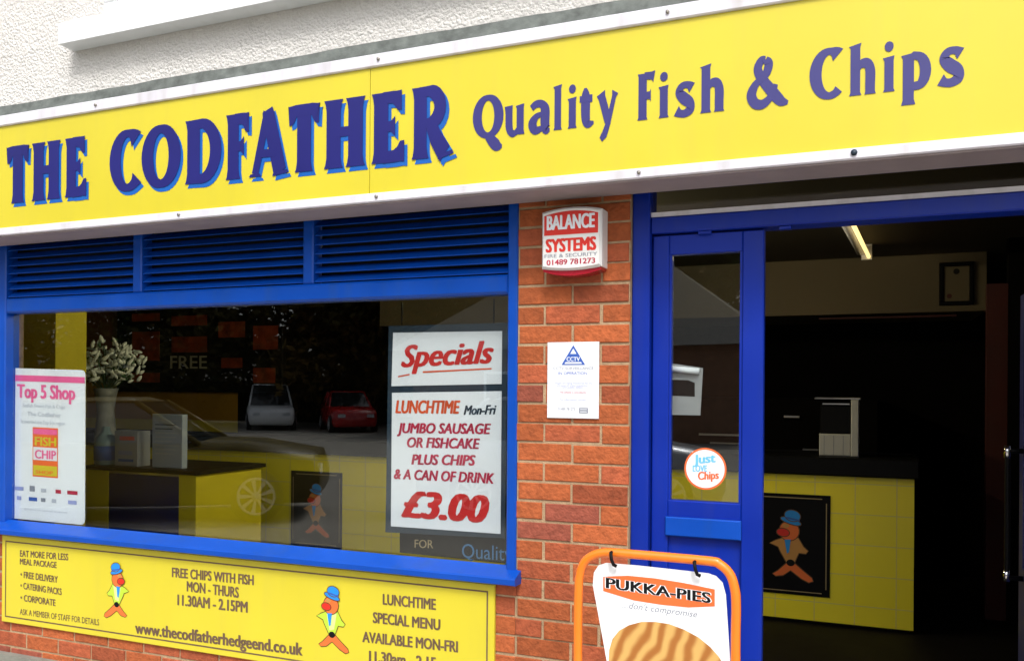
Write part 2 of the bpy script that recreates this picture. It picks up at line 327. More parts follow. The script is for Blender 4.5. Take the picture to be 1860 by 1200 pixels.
SML = {
 'Q': (.80, [arcs(.40, .5, .31, .44, 0, 360, .17, .085, 34), spl([(.36, .08, .10), (.50, -.06, .16), (.66, -.20, .17), (.80, -.23, .05)])]),
 'u': (.62, [spl([(.09, .68, .19), (.10, .5, v_), (.11, .2, v_), (.20, .05, .12), (.34, .05, .09), (.47, .17, .08)]), [(.50, .68, .20), (.51, .6, v_), (.51, .1, v_), (.51, 0, .20)]]),
 'a': (.60, [spl([(.07, .56, .10), (.20, .64, .11), (.36, .63, .12), (.46, .5, v_), (.46, .2, v_), (.50, .04, .15), (.60, .03, .04)]), spl([(.45, .42, .05), (.22, .36, .10), (.10, .2, .16), (.18, .05, .13), (.36, .08, .08), (.44, .16, .05)])]),
 'l': (.24, [[(.12, 0, .21), (.12, .06, v_), (.12, .92, v_), (.11, 1.0, .22)]]),
 'i': (.24, [[(.12, 0, .21), (.12, .06, v_), (.12, .6, v_), (.11, .68, .21)], arcs(.12, .88, .052, .052, 0, 360, .078, .078, 16)]),
 't': (.42, [spl([(.17, .86, .05), (.18, .66, v_), (.18, .22, v_), (.25, .06, .13), (.42, .08, .04)]), [(.0, .62, .09), (.38, .62, .11)]]),
 'y': (.62, [[(.06, .70, .22), (.10, .6, .17), (.32, .1, .17), (.36, -.02, .10)], [(.60, .70, .16), (.56, .6, .10), (.34, .02, .11), (.20, -.22, .13), (.10, -.28, .12), (.05, -.24, .06)]]),
 'F': (.56, [[(.14, 0, .22), (.14, .06, .18), (.14, .94, .18), (.14, 1.0, .22)], [(.2, .95, .10), (.45, .94, .11), (.53, .92, .17)], [(.2, .52, .10), (.38, .52, .11), (.42, .52, .18)]]),
 's': (.52, [spl([(.47, .57, .16), (.36, .64, .10), (.20, .63, .10), (.12, .50, .14), (.24, .37, .17), (.40, .26, .16), (.42, .12, .14), (.28, .04, .11), (.14, .05, .11), (.04, .11, .16)])]),
 'h': (.62, [[(.12, 0, .21), (.12, .06, v_), (.12, .94, v_), (.11, 1.0, .22)], spl([(.16, .48, .06), (.28, .61, .11), (.44, .60, .14), (.51, .46, v_), (.51, .2, v_), (.51, .05, v_), (.51, 0, .2)])]),
 '&': (.95, [spl([(.97, .02, .05), (.80, .07, .14), (.62, .25, .16), (.34, .58, .14), (.25, .78, .13), (.33, .94, .11), (.43, .95, .10)]), spl([(.43, .95, .10), (.51, .86, .13), (.46, .68, .12), (.34, .57, .09)]), spl([(.36, .57, .08), (.20, .46, .11), (.10, .25, .15), (.20, .07, .14), (.40, .05, .12), (.60, .22, .09), (.68, .42, .07)])]),
 'C': (.72, [arcs(.40, .5, .30, .445, 52, 312, .17, .09, 26, ([.20, .17, .13], [.12, .11, .10]))]),
 'p': (.62, [[(.12, -.30, .21), (.12, -.2, v_), (.12, .6, v_), (.11, .68, .21)], [(.14+.0, .60, .06), (.24, .645, .10)]+[(.30+.21*math.cos(R(a)), .34+.29*math.sin(R(a)), .09+.075*abs(math.cos(R(a)))) for a in range(75, -76, -15)]+[(.22, .05, .10), (.16, .06, .06)]]),
}
def glyph(mb, font, ch, x0, x1, z0, cap, y, m, stretch=0, k0=0, wm=1.0):
    wd, strokes = font[ch]; sc = (x1-x0)
    minx = 1e9; maxx = -1e9; rb = []
    for st in strokes:
        L, Q = ribbon([(a, b_, c*wm) for a, b_, c in st]); rb.append((L, Q)); xs = [p[0] for p in L+Q]; minx = min(minx, *xs); maxx = max(maxx, *xs)
    for k, (L, Q) in enumerate(rb):
        n = len(L); f = lambda p: (x0+(p[0]-minx)/(maxx-minx)*sc, y-.00025*k, z0+p[1]*cap)
        mb.add([f(p) for p in L]+[f(p) for p in Q], [(i, n+i, n+i+1, i+1) for i in range(n-1)], m)

OUTL = mat('emblem_outline', (.10, .045, .01), .5)
def emblem(mb, cx, cz, h, y, flip=1, coat=(EM_GRN, EM_LG)):
    "fish figure in a brimmed hat, jacket and tie standing on its tail; cx,cz = centre of the feet"
    def q(*pts): return [(cx+flip*(px-622)/470*h, cz+(790-pz)/470*h) for px, pz in pts]
    def sh(pts, m, k):
        mx_ = sum(p[0] for p in pts)/len(pts); mz_ = sum(p[1] for p in pts)/len(pts); n_ = len(pts)
        if k in (1, 2, 5, 7, 9, 10):
            o_ = []
            for i in range(n_):
                a, c = pts[i-1], pts[(i+1) % n_]; dx, dz = c[0]-a[0], c[1]-a[1]; l = math.hypot(dx, dz) or 1; o_.append((pts[i][0]+dz/l*6, pts[i][1]-dx/l*6))
            ar = sum(pts[i-1][0]*pts[i][1]-pts[i][0]*pts[i-1][1] for i in range(n_))
            if ar < 0: o_ = [(2*p[0]-o[0], 2*p[1]-o[1]) for p, o in zip(pts, o_)]
            mb.flat(q(*o_)[::flip], y-.0004*k+.0002, OUTL)
        mb.flat(q(*pts)[::flip], y-.0004*k, m)
    def el(px, pz, rx, rz, m, k, rot=0):
        sh([(px+rx*math.cos(a)*math.cos(rot)-rz*math.sin(a)*math.sin(rot), pz+rx*math.cos(a)*math.sin(rot)+rz*math.sin(a)*math.cos(rot)) for a in [i*math.pi/10 for i in range(20)]], m, k)
    sh([(598, 672), (648, 672), (700, 716), (752, 756), (760, 776), (735, 786), (690, 765), (622, 716), (575, 752), (530, 760), (512, 748), (545, 725)], EM_OR, 1)
    sh([(492, 548), (530, 528), (570, 512), (668, 505), (700, 560), (728, 585), (715, 602), (672, 600), (655, 640), (645, 668), (598, 668), (560, 600), (545, 568)], coat[0], 2)
    sh([(575, 520), (660, 516), (640, 630), (600, 640)], coat[1], 3)
    el(622, 668, 26, 22, BLK, 4)
    el(612, 462, 60, 62, EM_OR, 5, .2); el(590, 430, 22, 14, EM_TAN, 6); el(574, 474, 38, 24, EM_RED, 7, .1)
    sh([(584, 520), (622, 516), (612, 600), (600, 610), (590, 560)], EM_HAT, 8)
    el(622, 398, 64, 17, EM_HAT, 9, .28); el(632, 362, 48, 34, EM_HAT, 10, .2)
    sh([(583, 372), (600, 382), (678, 396), (676, 386), (605, 372)], BLUEP, 11)

# ================================================================= SETTING
g = MB(); g.add([(-160, -160, 0), (160, -160, 0), (160, 60, 0), (-160, 60, 0)], [(0, 1, 2, 3)], ASPH); tag(g.build('ground'), kind='structure')
g = MB(); g.box(-14, 8, -2.6, .0, .0, .10, PAVE); g.box(-14, 8, -2.73, -2.602, 0, .105, CONC); tag(g.build('pavement'), kind='structure')

# ---- the shop building
shop = thing('shop_building', 'takeaway shop with white roughcast upper wall, red brick pillar and blue window and door frames', 'building', (0, 0, 0))
X = lambda u, Y, v=700: at(u, v, Y).x
PW = .447
g = MB(); zt = 2.80
g.box(-7, -.0, .0, .25, 2.84, 6.2, RENDER) if False else None
g.box(-9, 5, .0, .22, 2.80, 6.0, RENDER)
g.build('roughcast_wall', shop)
def bricks(mb, x0, x1, z0, z1, yf=0.0, zref=1.776, pitch=.0757, bw=.225, xref=.0):
    mj = .010; mb.t = None
    mb.box(x0, x1, yf+.005, yf+.18, z0, z1, MORT)
    k0 = math.floor((z0-zref)/pitch); k = k0
    while zref+k*pitch < z1:
        za = zref+k*pitch; zb = za+pitch; off = 0 if k % 2 == 0 else bw/2
        j = math.floor((x0-xref-off)/bw)
        while xref+off+j*bw < x1:
            a = max(x0, xref+off+j*bw+mj/2); b_ = min(x1, xref+off+(j+1)*bw-mj/2)
            c = max(z0, za+mj/2); d = min(z1, zb-mj/2)
            if b_-a > .02 and d-c > .015:
                r = random.random(); t = random.uniform(.74, 1.14)
                base = (.40, .104, .036) if r < .5 else ((.37, .092, .040) if r < .88 else (.31, .084, .052))
                mb.t = tuple(q*t for q in base)
                dx = [random.uniform(-.0022, .0022) for _ in range(4)]
                mb.box(a+dx[0], b_+dx[1], yf+random.uniform(-.002, .002), yf+.01, c+dx[2], d+dx[3], BRICK, ch=.0025)
            j += 1
        k += 1
    mb.t = None
g = MB(); bricks(g, 0, PW, .10, 2.6); g.build('brick_pillar', shop)
g = MB(); bricks(g, -9, -.001, .10, .84); bricks(g, -9, -2.96, .843, 2.6); g.build('brick_wall', shop)
g = MB(); bricks(g, 2.30, 4.5, .10, 2.6); g.build('brick_wall', shop)
g = MB(); p = at(5, 1186, -.03); g.box(-6, .0, -.035, .003, .10, p.z, CONC); g.build('plinth', shop)
# flashing between wall and fascia
FY = -.22
g = MB(); zf = 2.905
N = 60; vs = []
for i in range(N+1):
    x = -4.4+i*(8.2/N); j = random.uniform(-.004, .004)
    vs += [(x, -.012+j*.5, 3.03+j), (x, -.10, 2.985+j*.5), (x, FY+.022+j*.5, zf+.055+j*1.2), (x, FY+.012+j*.5, zf-.001)]
g.add(vs, [(4*i+k, 4*i+4+k, 4*i+5+k, 4*i+1+k) for i in range(N) for k in range(3)], LEAD)
g.build('flashing', shop)
# upper window with its sill
uw = MB(); 
a = at(112, 66, -.08); zb_ = at(128, 76, -.10).z
uw.slab([(a.x, zb_), (2.6, zb_), (2.6, zb_+.10), (a.x, zb_+.10)], -.10, -.003, UPVC); wsill = uw
xl = at(190, 10, -.02).x
fr = MB(); z0 = zb_+.103
fr.box(xl, 2.5, -.03, -.004, z0, z0+.09, UPVC, ch=.006); fr.box(xl, xl+.07, -.03, -.004, z0+.092, z0+1.2, UPVC, ch=.006)
fr.box(xl, 2.5, -.03, -.004, z0+1.202, z0+1.28, UPVC, ch=.006); fr.box(2.43, 2.5, -.03, -.004, z0+.092, z0+1.2, UPVC, ch=.006)
for xx in (-.9, .6): fr.box(xx, xx+.07, -.03, -.004, z0+.092, z0+1.2, UPVC, ch=.006)
uf = fr.build('upper_window', shop); wsill.build('window_sill', uf)
gp = MB(); gp.box(xl+.07, 2.43, -.012, -.004, z0+.092, z0+1.2, mat('upper_glass', (.03, .035, .08), .08, var=0)); gp.build('glass', uf)

# ---- shop window: frame, louvres, glass, sill
WY = 0.03
xL = at(0, 760, WY).x-.03; xLi = at(18, 760, WY).x; zs = .886; zrb = 1.978; zrt = 2.055; ztop = 2.47
fr = MB()
fr.box(xL-.03, xLi, .0, .08, zs+.001, ztop, BLUE, ch=.006)                 # left post
fr.box(-.042, -.001, -.004, .08, zs+.001, ztop, BLUE, ch=.005)             # right post
fr.box(xLi+.0005, -.0425, .0, .08, zrb, zrt, BLUE, ch=.010)                # rail under the louvres
fr.box(xLi+.0005, -.0425, .0, .08, ztop-.06, ztop, BLUE, ch=.004)          # head
mull = []
for ua, ub in ((240, 256), (549, 568)):
    ma_, mb_ = at(ua, 500, 0).x, at(ub, 500, 0).x; mull.append((ma_, mb_)); fr.box(ma_, mb_, .001, .08, zrt+.0005, ztop-.0605, BLUE, ch=.006)
win = fr.build('shop_window', shop)
edges = [xLi+.001, mull[0][0], mull[0][1], mull[1][0], mull[1][1], -.043]
for i in range(3):
    a, b_ = edges[2*i]+.001, edges[2*i+1]-.001; g = MB()
    g.box(a, b_, .066, .078, zrt+.0005, ztop-.061, BLK)
    k = 0; z = zrt+.006
    while z+.03 < ztop-.06:
        vs = [(a, .012, z), (b_, .012, z), (b_, .012, z+.004), (a, .012, z+.004), (a, .052, z+.034), (b_, .052, z+.034), (b_, .052, z+.029), (a, .052, z+.029)]
        g.add(vs, [(0, 1, 2, 3), (3, 2, 5, 4), (4, 5, 6, 7), (7, 6, 1, 0), (0, 3, 4, 7), (1, 6, 5, 2)], BLUE); z += .040
    g.build('louvre_panel', win)
g = MB()   # sill: sloping top with a front face
xr = at(934, 1060, -.07).x; zq = .847; zp = .879
prof = [(.028, zs+.022), (-.058, zp-.002), (-.064, zp-.008), (-.064, zq+.004), (-.058, zq), (.0, zq), (.028, zq)]
vs = [(x, y, z) for x in (xL-.08, xr) for y, z in prof]; n_ = len(prof)
g.add(vs, [tuple(range(n_-1, -1, -1)), tuple(range(n_, 2*n_))]+[(i, (i+1) % n_, n_+(i+1) % n_, n_+i) for i in range(n_)], BLUE); g.build('window_sill', win)
g = MB(); g.box(xLi+.001, -.0425, .046, .052, zs+.0, zrb-.001, GLASS); g.build('glass', win)
g = MB(); g.box(xLi+.001, -.0425, .0285, .075, zs-.03, zs-.0005, BLUE); g.build('bottom_rail', win)

# ---- door frame
DY = .05
j0 = PW+.001; j1 = at(1180, 800, DY).x
zt0 = at(1176, 421, DY).z; zt1 = at(1187, 397, DY).z; zr0 = at(1860, 387, DY).z; zr1 = at(1860, 346, DY).z
ztb = (zt0+zr0)/2; ztt = (zt1+zr1)/2
XR = 1.86
fr = MB()
fr.box(j0, j1, DY-.02, DY+.09, .10, 2.50, BLUE_D, ch=.004)
fr.box(j1+.001, XR, DY-.01, DY+.09, ztb, ztt, BLUE_D, ch=.005)
fr.box(XR+.001, XR+.09, DY-.02, DY+.09, .10, 2.5, BLUE_D, ch=.004)
zfh = at(1500, 326, DY).z
fr.box(j1+.001, XR, DY-.01, DY+.09, ztt+.115, 2.5, BLUE_D, ch=.004)
fr.box(XR+.091, 2.299, DY, DY+.09, .1, 2.5, BLUE_D)
df = fr.build('door_frame', shop)
g = MB(); g.box(j1+.001, XR, DY+.03, DY+.036, ztt+.001, ztt+.114, GLASST); g.build('fanlight', df)
g = MB(); g.box(j1+.001, XR, DY-.004, DY+.028, ztt+.001, ztt+.018, TRIM); g.build('glazing_bead', df)
# left leaf, closed
a = at(1182, 600, DY); b_ = at(1386, 600, DY); x0, x1 = j1+.004, b_.x
gz0 = at(1280, 911, DY+.02).z; gz1 = at(1280, 459.5, DY+.02).z; gx0 = at(1215, 700, DY+.02).x; gx1 = at(1347, 700, DY+.02).x
dz1 = ztb-.006; dz0 = .13; Y0, Y1 = DY+.015, DY+.06
g = MB()
g.box(x0, gx0-.001, Y0, Y1, dz0, dz1, BLUE_D, ch=.004); g.box(gx1+.001, x1, Y0, Y1, dz0, dz1, BLUE_D, ch=.004)
g.box(gx0-.0005, gx1+.0005, Y0+.001, Y1, gz1, dz1-.0005, BLUE_D, ch=.003); g.box(gx0-.0005, gx1+.0005, Y0+.001, Y1, gz0-.13, gz0, BLUE_D, ch=.003)
g.box(gx0-.0005, gx1+.0005, Y0+.018, Y1-.01, dz0+.12, gz0-.131, BLUE_D); g.box(gx0-.0005, gx1+.0005, Y0+.001, Y1, dz0, dz0+.119, BLUE_D, ch=.003)
for q0, q1, r0, r1 in ((gx0, gx0+.008, gz0, gz1), (gx1-.008, gx1, gz0, gz1)): g.box(q0, q1, Y0+.006, Y1-.012, r0+.0005, r1-.0005, BLUE_D)
door = g.build('door', shop)
g = MB(); g.box(gx0+.0085, gx1-.0085, Y0+.022, Y0+.028, gz0+.0005, gz1-.0005, GLASSD); g.build('door_glass', door)
lx0 = at(1208, 960, Y0-.01).x; lx1 = at(1346, 960, Y0-.01).x; lz1 = at(1280, 941, Y0).z; lz0 = at(1280, 976, Y0).z
g = MB(); g.box(lx0, lx1, Y0-.014, Y0-.0005, lz0, lz1, BLUE, ch=.004); g.build('letter_plate', door)
g = MB(); g.box(at(1268, 415, DY).x, at(1292, 415, DY).x, DY-.004, DY+.014, ztb-.012, ztb-.001, BLUE_D, ch=.002); g.box(at(1415, 415, DY).x, at(1437, 415, DY).x, DY+.0, DY+.03, ztb-.012, ztb-.001, BLUE_D, ch=.002); g.build('door_stop', df)
# right leaf, standing open into the shop
ox = at(1852, 800, .95).x
g = MB(); g.box(ox+.0, ox+.045, .16, .24, .13, 2.0, LAMIN); g.box(ox, ox+.045, .86, .95, .13, 2.0, LAMIN)
g.box(ox, ox+.045, .241, .859, 1.88, 2.0, LAMIN); g.box(ox, ox+.045, .241, .859, .13, .9, LAMIN)
d2 = g.build('door', shop); d2['label'] = 'right door leaf standing open into the dark shop'
g = MB(); g.box(ox+.02, ox+.026, .241, .859, .901, 1.879, GLASSD); g.build('door_glass', d2)
h1 = at(1832, 820, .80); h2 = at(1828, 1085, .80)
g = MB(); hx = ox-.055; g.tube([(ox, .85, .86), (hx, .85, .86), (hx, .85, .90), (hx, .85, 1.33), (hx, .85, 1.37), (ox, .85, 1.37)], .011, BLKG); g.tube([(hx-.002, .85, .845), (hx-.002, .85, .89)], .0125, CHROME); g.tube([(hx-.002, .85, 1.34), (hx-.002, .85, 1.39)], .0125, CHROME); g.build('pull_handle', d2)

# ---- interior shell
IX0, IX1, IY1, IZ = -8.4, 2.9, 5.2, 2.66
g = MB(); g.box(IX0, IX1, .26, IY1, -.0, .05, FLOORI); g.build('shop_floor', shop)
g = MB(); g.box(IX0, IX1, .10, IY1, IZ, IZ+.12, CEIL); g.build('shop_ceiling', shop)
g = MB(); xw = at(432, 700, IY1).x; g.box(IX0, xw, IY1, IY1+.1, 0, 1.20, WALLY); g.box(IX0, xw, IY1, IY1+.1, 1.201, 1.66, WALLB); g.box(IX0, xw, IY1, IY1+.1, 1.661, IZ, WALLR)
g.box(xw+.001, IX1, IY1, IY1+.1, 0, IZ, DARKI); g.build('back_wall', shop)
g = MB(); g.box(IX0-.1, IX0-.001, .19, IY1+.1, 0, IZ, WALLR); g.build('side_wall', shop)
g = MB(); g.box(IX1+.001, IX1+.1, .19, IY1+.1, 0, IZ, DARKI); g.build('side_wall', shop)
a = at(18, 600, 1.1).x; b_ = at(101, 600, 1.1).x
g = MB(); g.box(a-.4, b_, 1.1, 1.35, .05, IZ-.001, WALLY); g.build('interior_pier', shop)
zb0 = at(1590, 569, 4.2).z
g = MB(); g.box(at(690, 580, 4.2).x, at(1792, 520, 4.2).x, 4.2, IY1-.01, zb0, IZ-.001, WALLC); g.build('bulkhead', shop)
g = MB(); zz = at(1600, 579, 4.1).z; g.box(at(1485, 579, 4.1).x, at(1742, 579, 4.1).x, 4.30, 4.34, zb0-.03, zb0-.016, DRED); g.build('bulkhead_trim', shop)
# partition with red door lining at the right of the shop
g = MB(); xa = at(1792, 700, 3.6).x; xb = at(1830, 700, 3.6).x
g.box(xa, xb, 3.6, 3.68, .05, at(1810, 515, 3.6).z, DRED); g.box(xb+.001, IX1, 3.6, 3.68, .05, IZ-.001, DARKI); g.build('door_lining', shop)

# ================================================================= THINGS ON THE FRONT
# ---- fascia sign
fs = thing('fascia_sign', 'long yellow fascia board in white trim with big navy shop name and smaller slogan', 'sign', (0, FY, 2.35))
yz0, yz1 = 2.362, 2.852
xs, xe, xj = -4.35, 3.7, at(672, 240, FY).x
g = MB(); g.box(xs, xj-.0012, FY, -.19, yz0, yz1, YEL); g.box(xj+.0012, xe, FY+.0006, -.19, yz0, yz1, YEL); g.build('sign_panel', fs)
g = MB(); g.box(xs-.02, xe+.02, FY-.012, -.16, yz1+.0005, yz1+.050, TRIM, ch=.004); g.build('trim', fs)
g = MB(); g.box(xs-.02, xe+.02, FY-.012, -.19, yz0-.036, yz0-.0005, TRIM, ch=.004); g.build('trim', fs)
g = MB(); g.box(xs-.02, xe+.02, FY+.0005, -.035, yz0-.042, yz0-.0365, SOFF); g.build('soffit_board', fs)
g = MB(); g.box(xs-.02, xe+.02, -.188, -.02, yz0-.036, yz1+.05, BLK); g.build('backing', fs)
bz, bc = 2.476, .272
for word in ([('T',13,57),('H',59,114),('E',119,161)], [('C',200,261),('O',258,332),('D',337,406),('F',411,456),('A',453,528),('T',524,585),('H',589,667),('E',675,738),('R',748,828)]):
    T = MB(); SH = MB()
    for ch, a, b_ in word:
        pa, pb = at(a, 300, FY).x, at(b_-3, 300, FY).x
        glyph(T, BIG, ch, pa, pb, bz, bc, FY-.0034, NAVY, wm=1.10); glyph(SH, BIG, ch, pa+.013, pb+.013, bz-.018, bc, FY-.0012, SKYB, wm=1.10)
    T.build('title_lettering', fs); SH.build('title_shadow', fs)
for word in ([('Q',859,915),('u',917,953),('a',960,999),('l',1005,1021),('i',1031,1048),('t',1053,1079),('y',1084,1123)], [('F',1158,1190),('i',1196,1215),('s',1224,1262),('h',1271,1316)], [('&',1356,1432)], [('C',1470,1531),('h',1541,1591),('i',1603,1625),('p',1636,1691),('s',1702,1751)]):
    T = MB()
    for ch, a, b_ in word:
        glyph(T, SML, ch, at(a, 200, FY).x, at(b_, 200, FY).x, 2.527, .158, FY-.0012, NAVY2, wm=1.25 if ch == 'i' else 1.55)
    T.build('slogan_lettering', fs)
for u, top in ((178, 1), (690, 1), (1213, 1), (330, 0), (688, 0), (1163, 0), (1552, 0)):
    x = at(u, 200, FY).x; z = yz1+.026 if top else yz0-.016; s_ = .0065 if u != 1552 else .010
    g = MB(); g.tube([(x, FY-.018, z), (x, FY-.011, z)], s_, ALU if u != 1552 else SLATE, n=8); g.build('screw', fs)

# ---- yellow menu sign under the window
MY = -.016
x0 = at(3, 1050, MY).x; x1 = at(898, 1100, MY).x; mz1 = .836; mz0 = at(460, 1199, MY).z
ms = thing('menu_sign', 'wide yellow sign with fish emblems and web address below the window sill', 'sign', ((x0+x1)/2, 0, mz0))
g = MB(); g.box(x0, x1, MY, -.002, mz0, mz1, YEL, ch=.003); g.build('sign_panel', ms)
g = MB(); e = .027; t = .0065
for q in ((x0+e, x1-e, mz1-e-t, mz1-e), (x0+e, x1-e, mz0+e, mz0+e+t), (x0+e, x0+e+t, mz0+e+t, mz1-e-t), (x1-e-t, x1-e, mz0+e+t, mz1-e-t)): g.rect(*q, MY-.001, BROWNT)
g.build('border_line', ms)
T = MB(); ty = MY-.0012
for s_, a, va, b_, vb, c, bo in [('EAT MORE FOR LESS', 36, 1010, 124, 1017, 12, .04), ('MEAL PACKAGE', 36, 1024, 103, 1031, 11, .04), ('• FREE DELIVERY', 37, 1048, 105, 1058, 12, .04), ('• CATERING PACKS', 37, 1068, 112, 1080, 12, .04), ('• CORPORATE', 37, 1090, 101, 1100, 12, .04), ('ASK A MEMBER OF STAFF FOR DETAILS', 36, 1115, 180, 1135, 11, .01)]:
    T = MB(); textpx(T, s_, a, va, b_, vb, c, ty, BROWNT, bold=bo); T.build('lettering', ms)
for s_, a, va, b_, vb, c in [('FREE CHIPS WITH FISH', 312, 1047, 461, 1062, 18), ('MON - THURS', 339, 1073, 434, 1085, 19), ('11.30AM - 2.15PM', 322, 1098, 450, 1112, 20), ('LUNCHTIME', 695, 1097, 792, 1107, 20), ('SPECIAL MENU', 677, 1130, 800, 1144, 20), ('AVAILABLE MON-FRI', 658, 1165, 832, 1184, 20), ('11.30am - 2.15pm', 670, 1200, 820, 1216, 20)]:
    T = MB(); textpx(T, s_, a, va, b_, vb, c, ty, BROWNT, bold=.05); T.build('lettering', ms)
T = MB(); textpx(T, 'www.thecodfatherhedgeend.co.uk', 245, 1149, 550, 1190, 22, ty, BROWNT, bold=.05)
T.build('lettering', ms)
for u, vf, vh, fl in ((212, 1124, 1020, -1), (603, 1183, 1062, 1)):
    a = at(u, vf, ty); b2 = at(u, vh, ty); g = MB(); emblem(g, a.x, a.z, b2.z-a.z, ty, fl); g.build('fish_emblem', ms)

# ---- alarm box
AY = -.085
a = at(984, 372, AY); b_ = at(1094, 372, AY)
ax0, ax1 = at(983, 440, AY).x, at(1092, 440, AY).x; az0 = at(1040, 488, AY).z; az1 = at(1040, 376, AY).z
ab = thing('alarm_box', 'white and red burglar alarm bell box high on the brick pillar', 'alarm box', ((ax0+ax1)/2, 0, az0))
w_ = ax1-ax0; xm = (ax0+ax1)/2
def alarm_profile(i=0):
    top = [(ax1-i-(w_-2*i)*k/12, az1-i-.014*(2*k/12-1)**2+.003) for k in range(13)]
    bot = [(ax0+i+(w_-2*i)*k/12, az0+i+.010*(2*k/12-1)**2-.004) for k in range(13)]
    return bot+top
g = MB(); pr0 = alarm_profile(0); pr1 = alarm_profile(.008); n_ = len(pr0)
vs = [(x, -.002, z) for x, z in pr0]+[(x, AY+.012, z) for x, z in pr0]+[(x, AY, z) for x, z in pr1]
g.add(vs, [(i, (i+1) % n_, n_+(i+1) % n_, n_+i) for i in range(n_)]+[(n_+i, n_+(i+1) % n_, 2*n_+(i+1) % n_, 2*n_+i) for i in range(n_)]+[tuple(range(2*n_, 3*n_))], ALW); g.build('cover', ab)
g = MB(); pr = [(x, z-.002) for x, z in alarm_profile(.004)[:13]]; low = [(x, z-.021+.009*((x-xm)/(w_/2))**2) for x, z in pr][::-1]
g.slab([p for p in pr]+low if False else low[::-1]+pr[::-1], AY+.014, -.003, REDL); g.build('lens', ab)
T = MB(); ty = AY-.0008
top = [(x, z-.004) for x, z in alarm_profile(.012)[13:]]; zr_ = az0+(az1-az0)*.56
T.flat([(top[-1][0], zr_), (top[0][0], zr_)]+top, ty, EM_RED)
hh = az1-az0
text(T, 'BALANCE', (ax0+.022, zr_+.020), (ax1-.024, zr_+.020), .054, ty-.0006, WHITE, bold=.06)
text(T, 'SYSTEMS', (ax0+.018, az0+hh*.285), (ax1-.018, az0+hh*.285), .050, ty, EM_RED, bold=.065)
text(T, 'FIRE & SECURITY', (ax0+.014, az0+hh*.195), (ax1-.014, az0+hh*.195), .013, ty, GREYT, bold=.01)
text(T, '01489 781273', (ax0+.022, az0+hh*.075), (ax1-.022, az0+hh*.075), .020, ty, MAG, bold=.03)
T.build('label_print', ab)

# ---- security notice on the pillar
NY = -.008
c = [at(u, v, NY) for u, v in ((993, 757), (1086, 762), (1089, 621), (995, 621))]
nx0, nx1, nz0, nz1 = (c[0].x+c[3].x)/2, (c[1].x+c[2].x)/2, (c[0].z+c[1].z)/2, (c[2].z+c[3].z)/2
no = thing('security_notice', 'small white notice with a blue triangle screwed to the brick pillar below the alarm box', 'notice', (nx0, 0, nz0))
g = MB(); g.box(nx0, nx1, NY, -.002, nz0, nz1, PAPER, ch=.0015); g.build('notice_panel', no)
T = MB(); ty = NY-.0008; W_ = nx1-nx0; H_ = nz1-nz0
def NP(a, b_): return (nx0+a*W_, nz1-b_*H_)
T.flat([NP(.28, .30), NP(.74, .30), NP(.51, .04)], ty, BLUEP); T.flat([NP(.45, .155), NP(.57, .155), NP(.51, .085)], ty-.0004, PAPER)
text(T, 'CCTV', NP(.38, .25), NP(.64, .25), .016, ty-.0004, PAPER, bold=.03); T.flat([NP(.34, .285), NP(.68, .285), NP(.66, .262), NP(.36, .262)], ty-.0005, PAPER)
for s_, a, b_, v, cp, m in [('CCTV SURVEILLANCE', .12, .90, .36, .010, GREYT), ('IN OPERATION', .22, .78, .425, .010, BLUEP), ('Images are being monitored for the', .15, .88, .55, .007, PURP), ('purpose of crime prevention', .2, .8, .58, .007, PURP), ('and public safety', .3, .7, .605, .007, PURP), ('This scheme is controlled by', .25, .77, .67, .007, MAG), ('For information contact', .25, .77, .765, .007, PURP), ('01489 781273', .22, .55, .895, .010, GREYT)]:
    text(T, s_, NP(a, v), NP(b_, v), cp, ty, m)
T.rect(nx0+.63*W_, nx0+.80*W_, nz1-.93*H_, nz1-.86*H_, ty, GREYT)
for i in range(2): T.rect(nx0+.65*W_, nx0+.78*W_, nz1-(.885+.03*i)*H_, nz1-(.875+.03*i)*H_, ty-.0004, PAPER)
T.build('print', no)

# ---- specials board hanging inside the window
SY = .13
def quadpx(mb, pts, Y, m, th=0):
    P = [at(u, v, Y) for u, v in pts]; q = [(p.x, p.z) for p in P]
    if th: mb.slab(q, Y, Y+th, m)
    else: mb.flat(q, Y, m)
    return q
sb = thing('specials_board', 'dark framed hanging board headed Specials with the lunchtime price, inside the window', 'menu board', at(810, 970, SY))
g = MB(); quadpx(g, [(700, 966), (917, 977), (922, 586), (706, 592)], SY, SLATE, .02); g.build('board_frame', sb)
g = MB(); quadpx(g, [(711, 701), (911, 697), (912, 601), (714, 604)], SY-.003, WHITE, .0025); g.build('sign_panel', sb)
g = MB(); quadpx(g, [(710, 955), (909, 969), (911, 710), (712, 713)], SY-.003, WHITE, .0025); g.build('sign_panel', sb)
T = MB(); ty = SY-.0042
textpx(T, 'Specials', 728, 667, 897, 659, 41, ty, RED, bold=.042, shear=.30)
for p in ([(723, 685), (744, 681), (744, 678.5), (723, 682.5)], [(768, 677), (893, 670.5), (893, 668), (768, 674)]): quadpx(T, p, ty, ORT)
textpx(T, 'LUNCHTIME', 718, 750, 836, 751, 24, ty, ORT, bold=.055, shear=.2); textpx(T, 'Mon-Fri', 842, 753, 902, 752, 17, ty, SLATE, bold=.05, shear=.3)
textpx(T, 'JUMBO SAUSAGE', 721, 786, 892, 788, 19, ty, MAG, bold=.05, shear=.2); textpx(T, 'OR FISHCAKE', 739, 812, 872, 815, 19, ty, MAG, bold=.05, shear=.2)
textpx(T, 'PLUS CHIPS', 747, 843, 864, 845, 19, ty, MAG, bold=.05, shear=.2); textpx(T, '& A CAN OF DRINK', 715, 869, 898, 878, 19, ty, MAG, bold=.05, shear=.2)
textpx(T, '£3.00', 728, 938, 889, 950, 50, ty, RED, bold=.06, shear=.25)
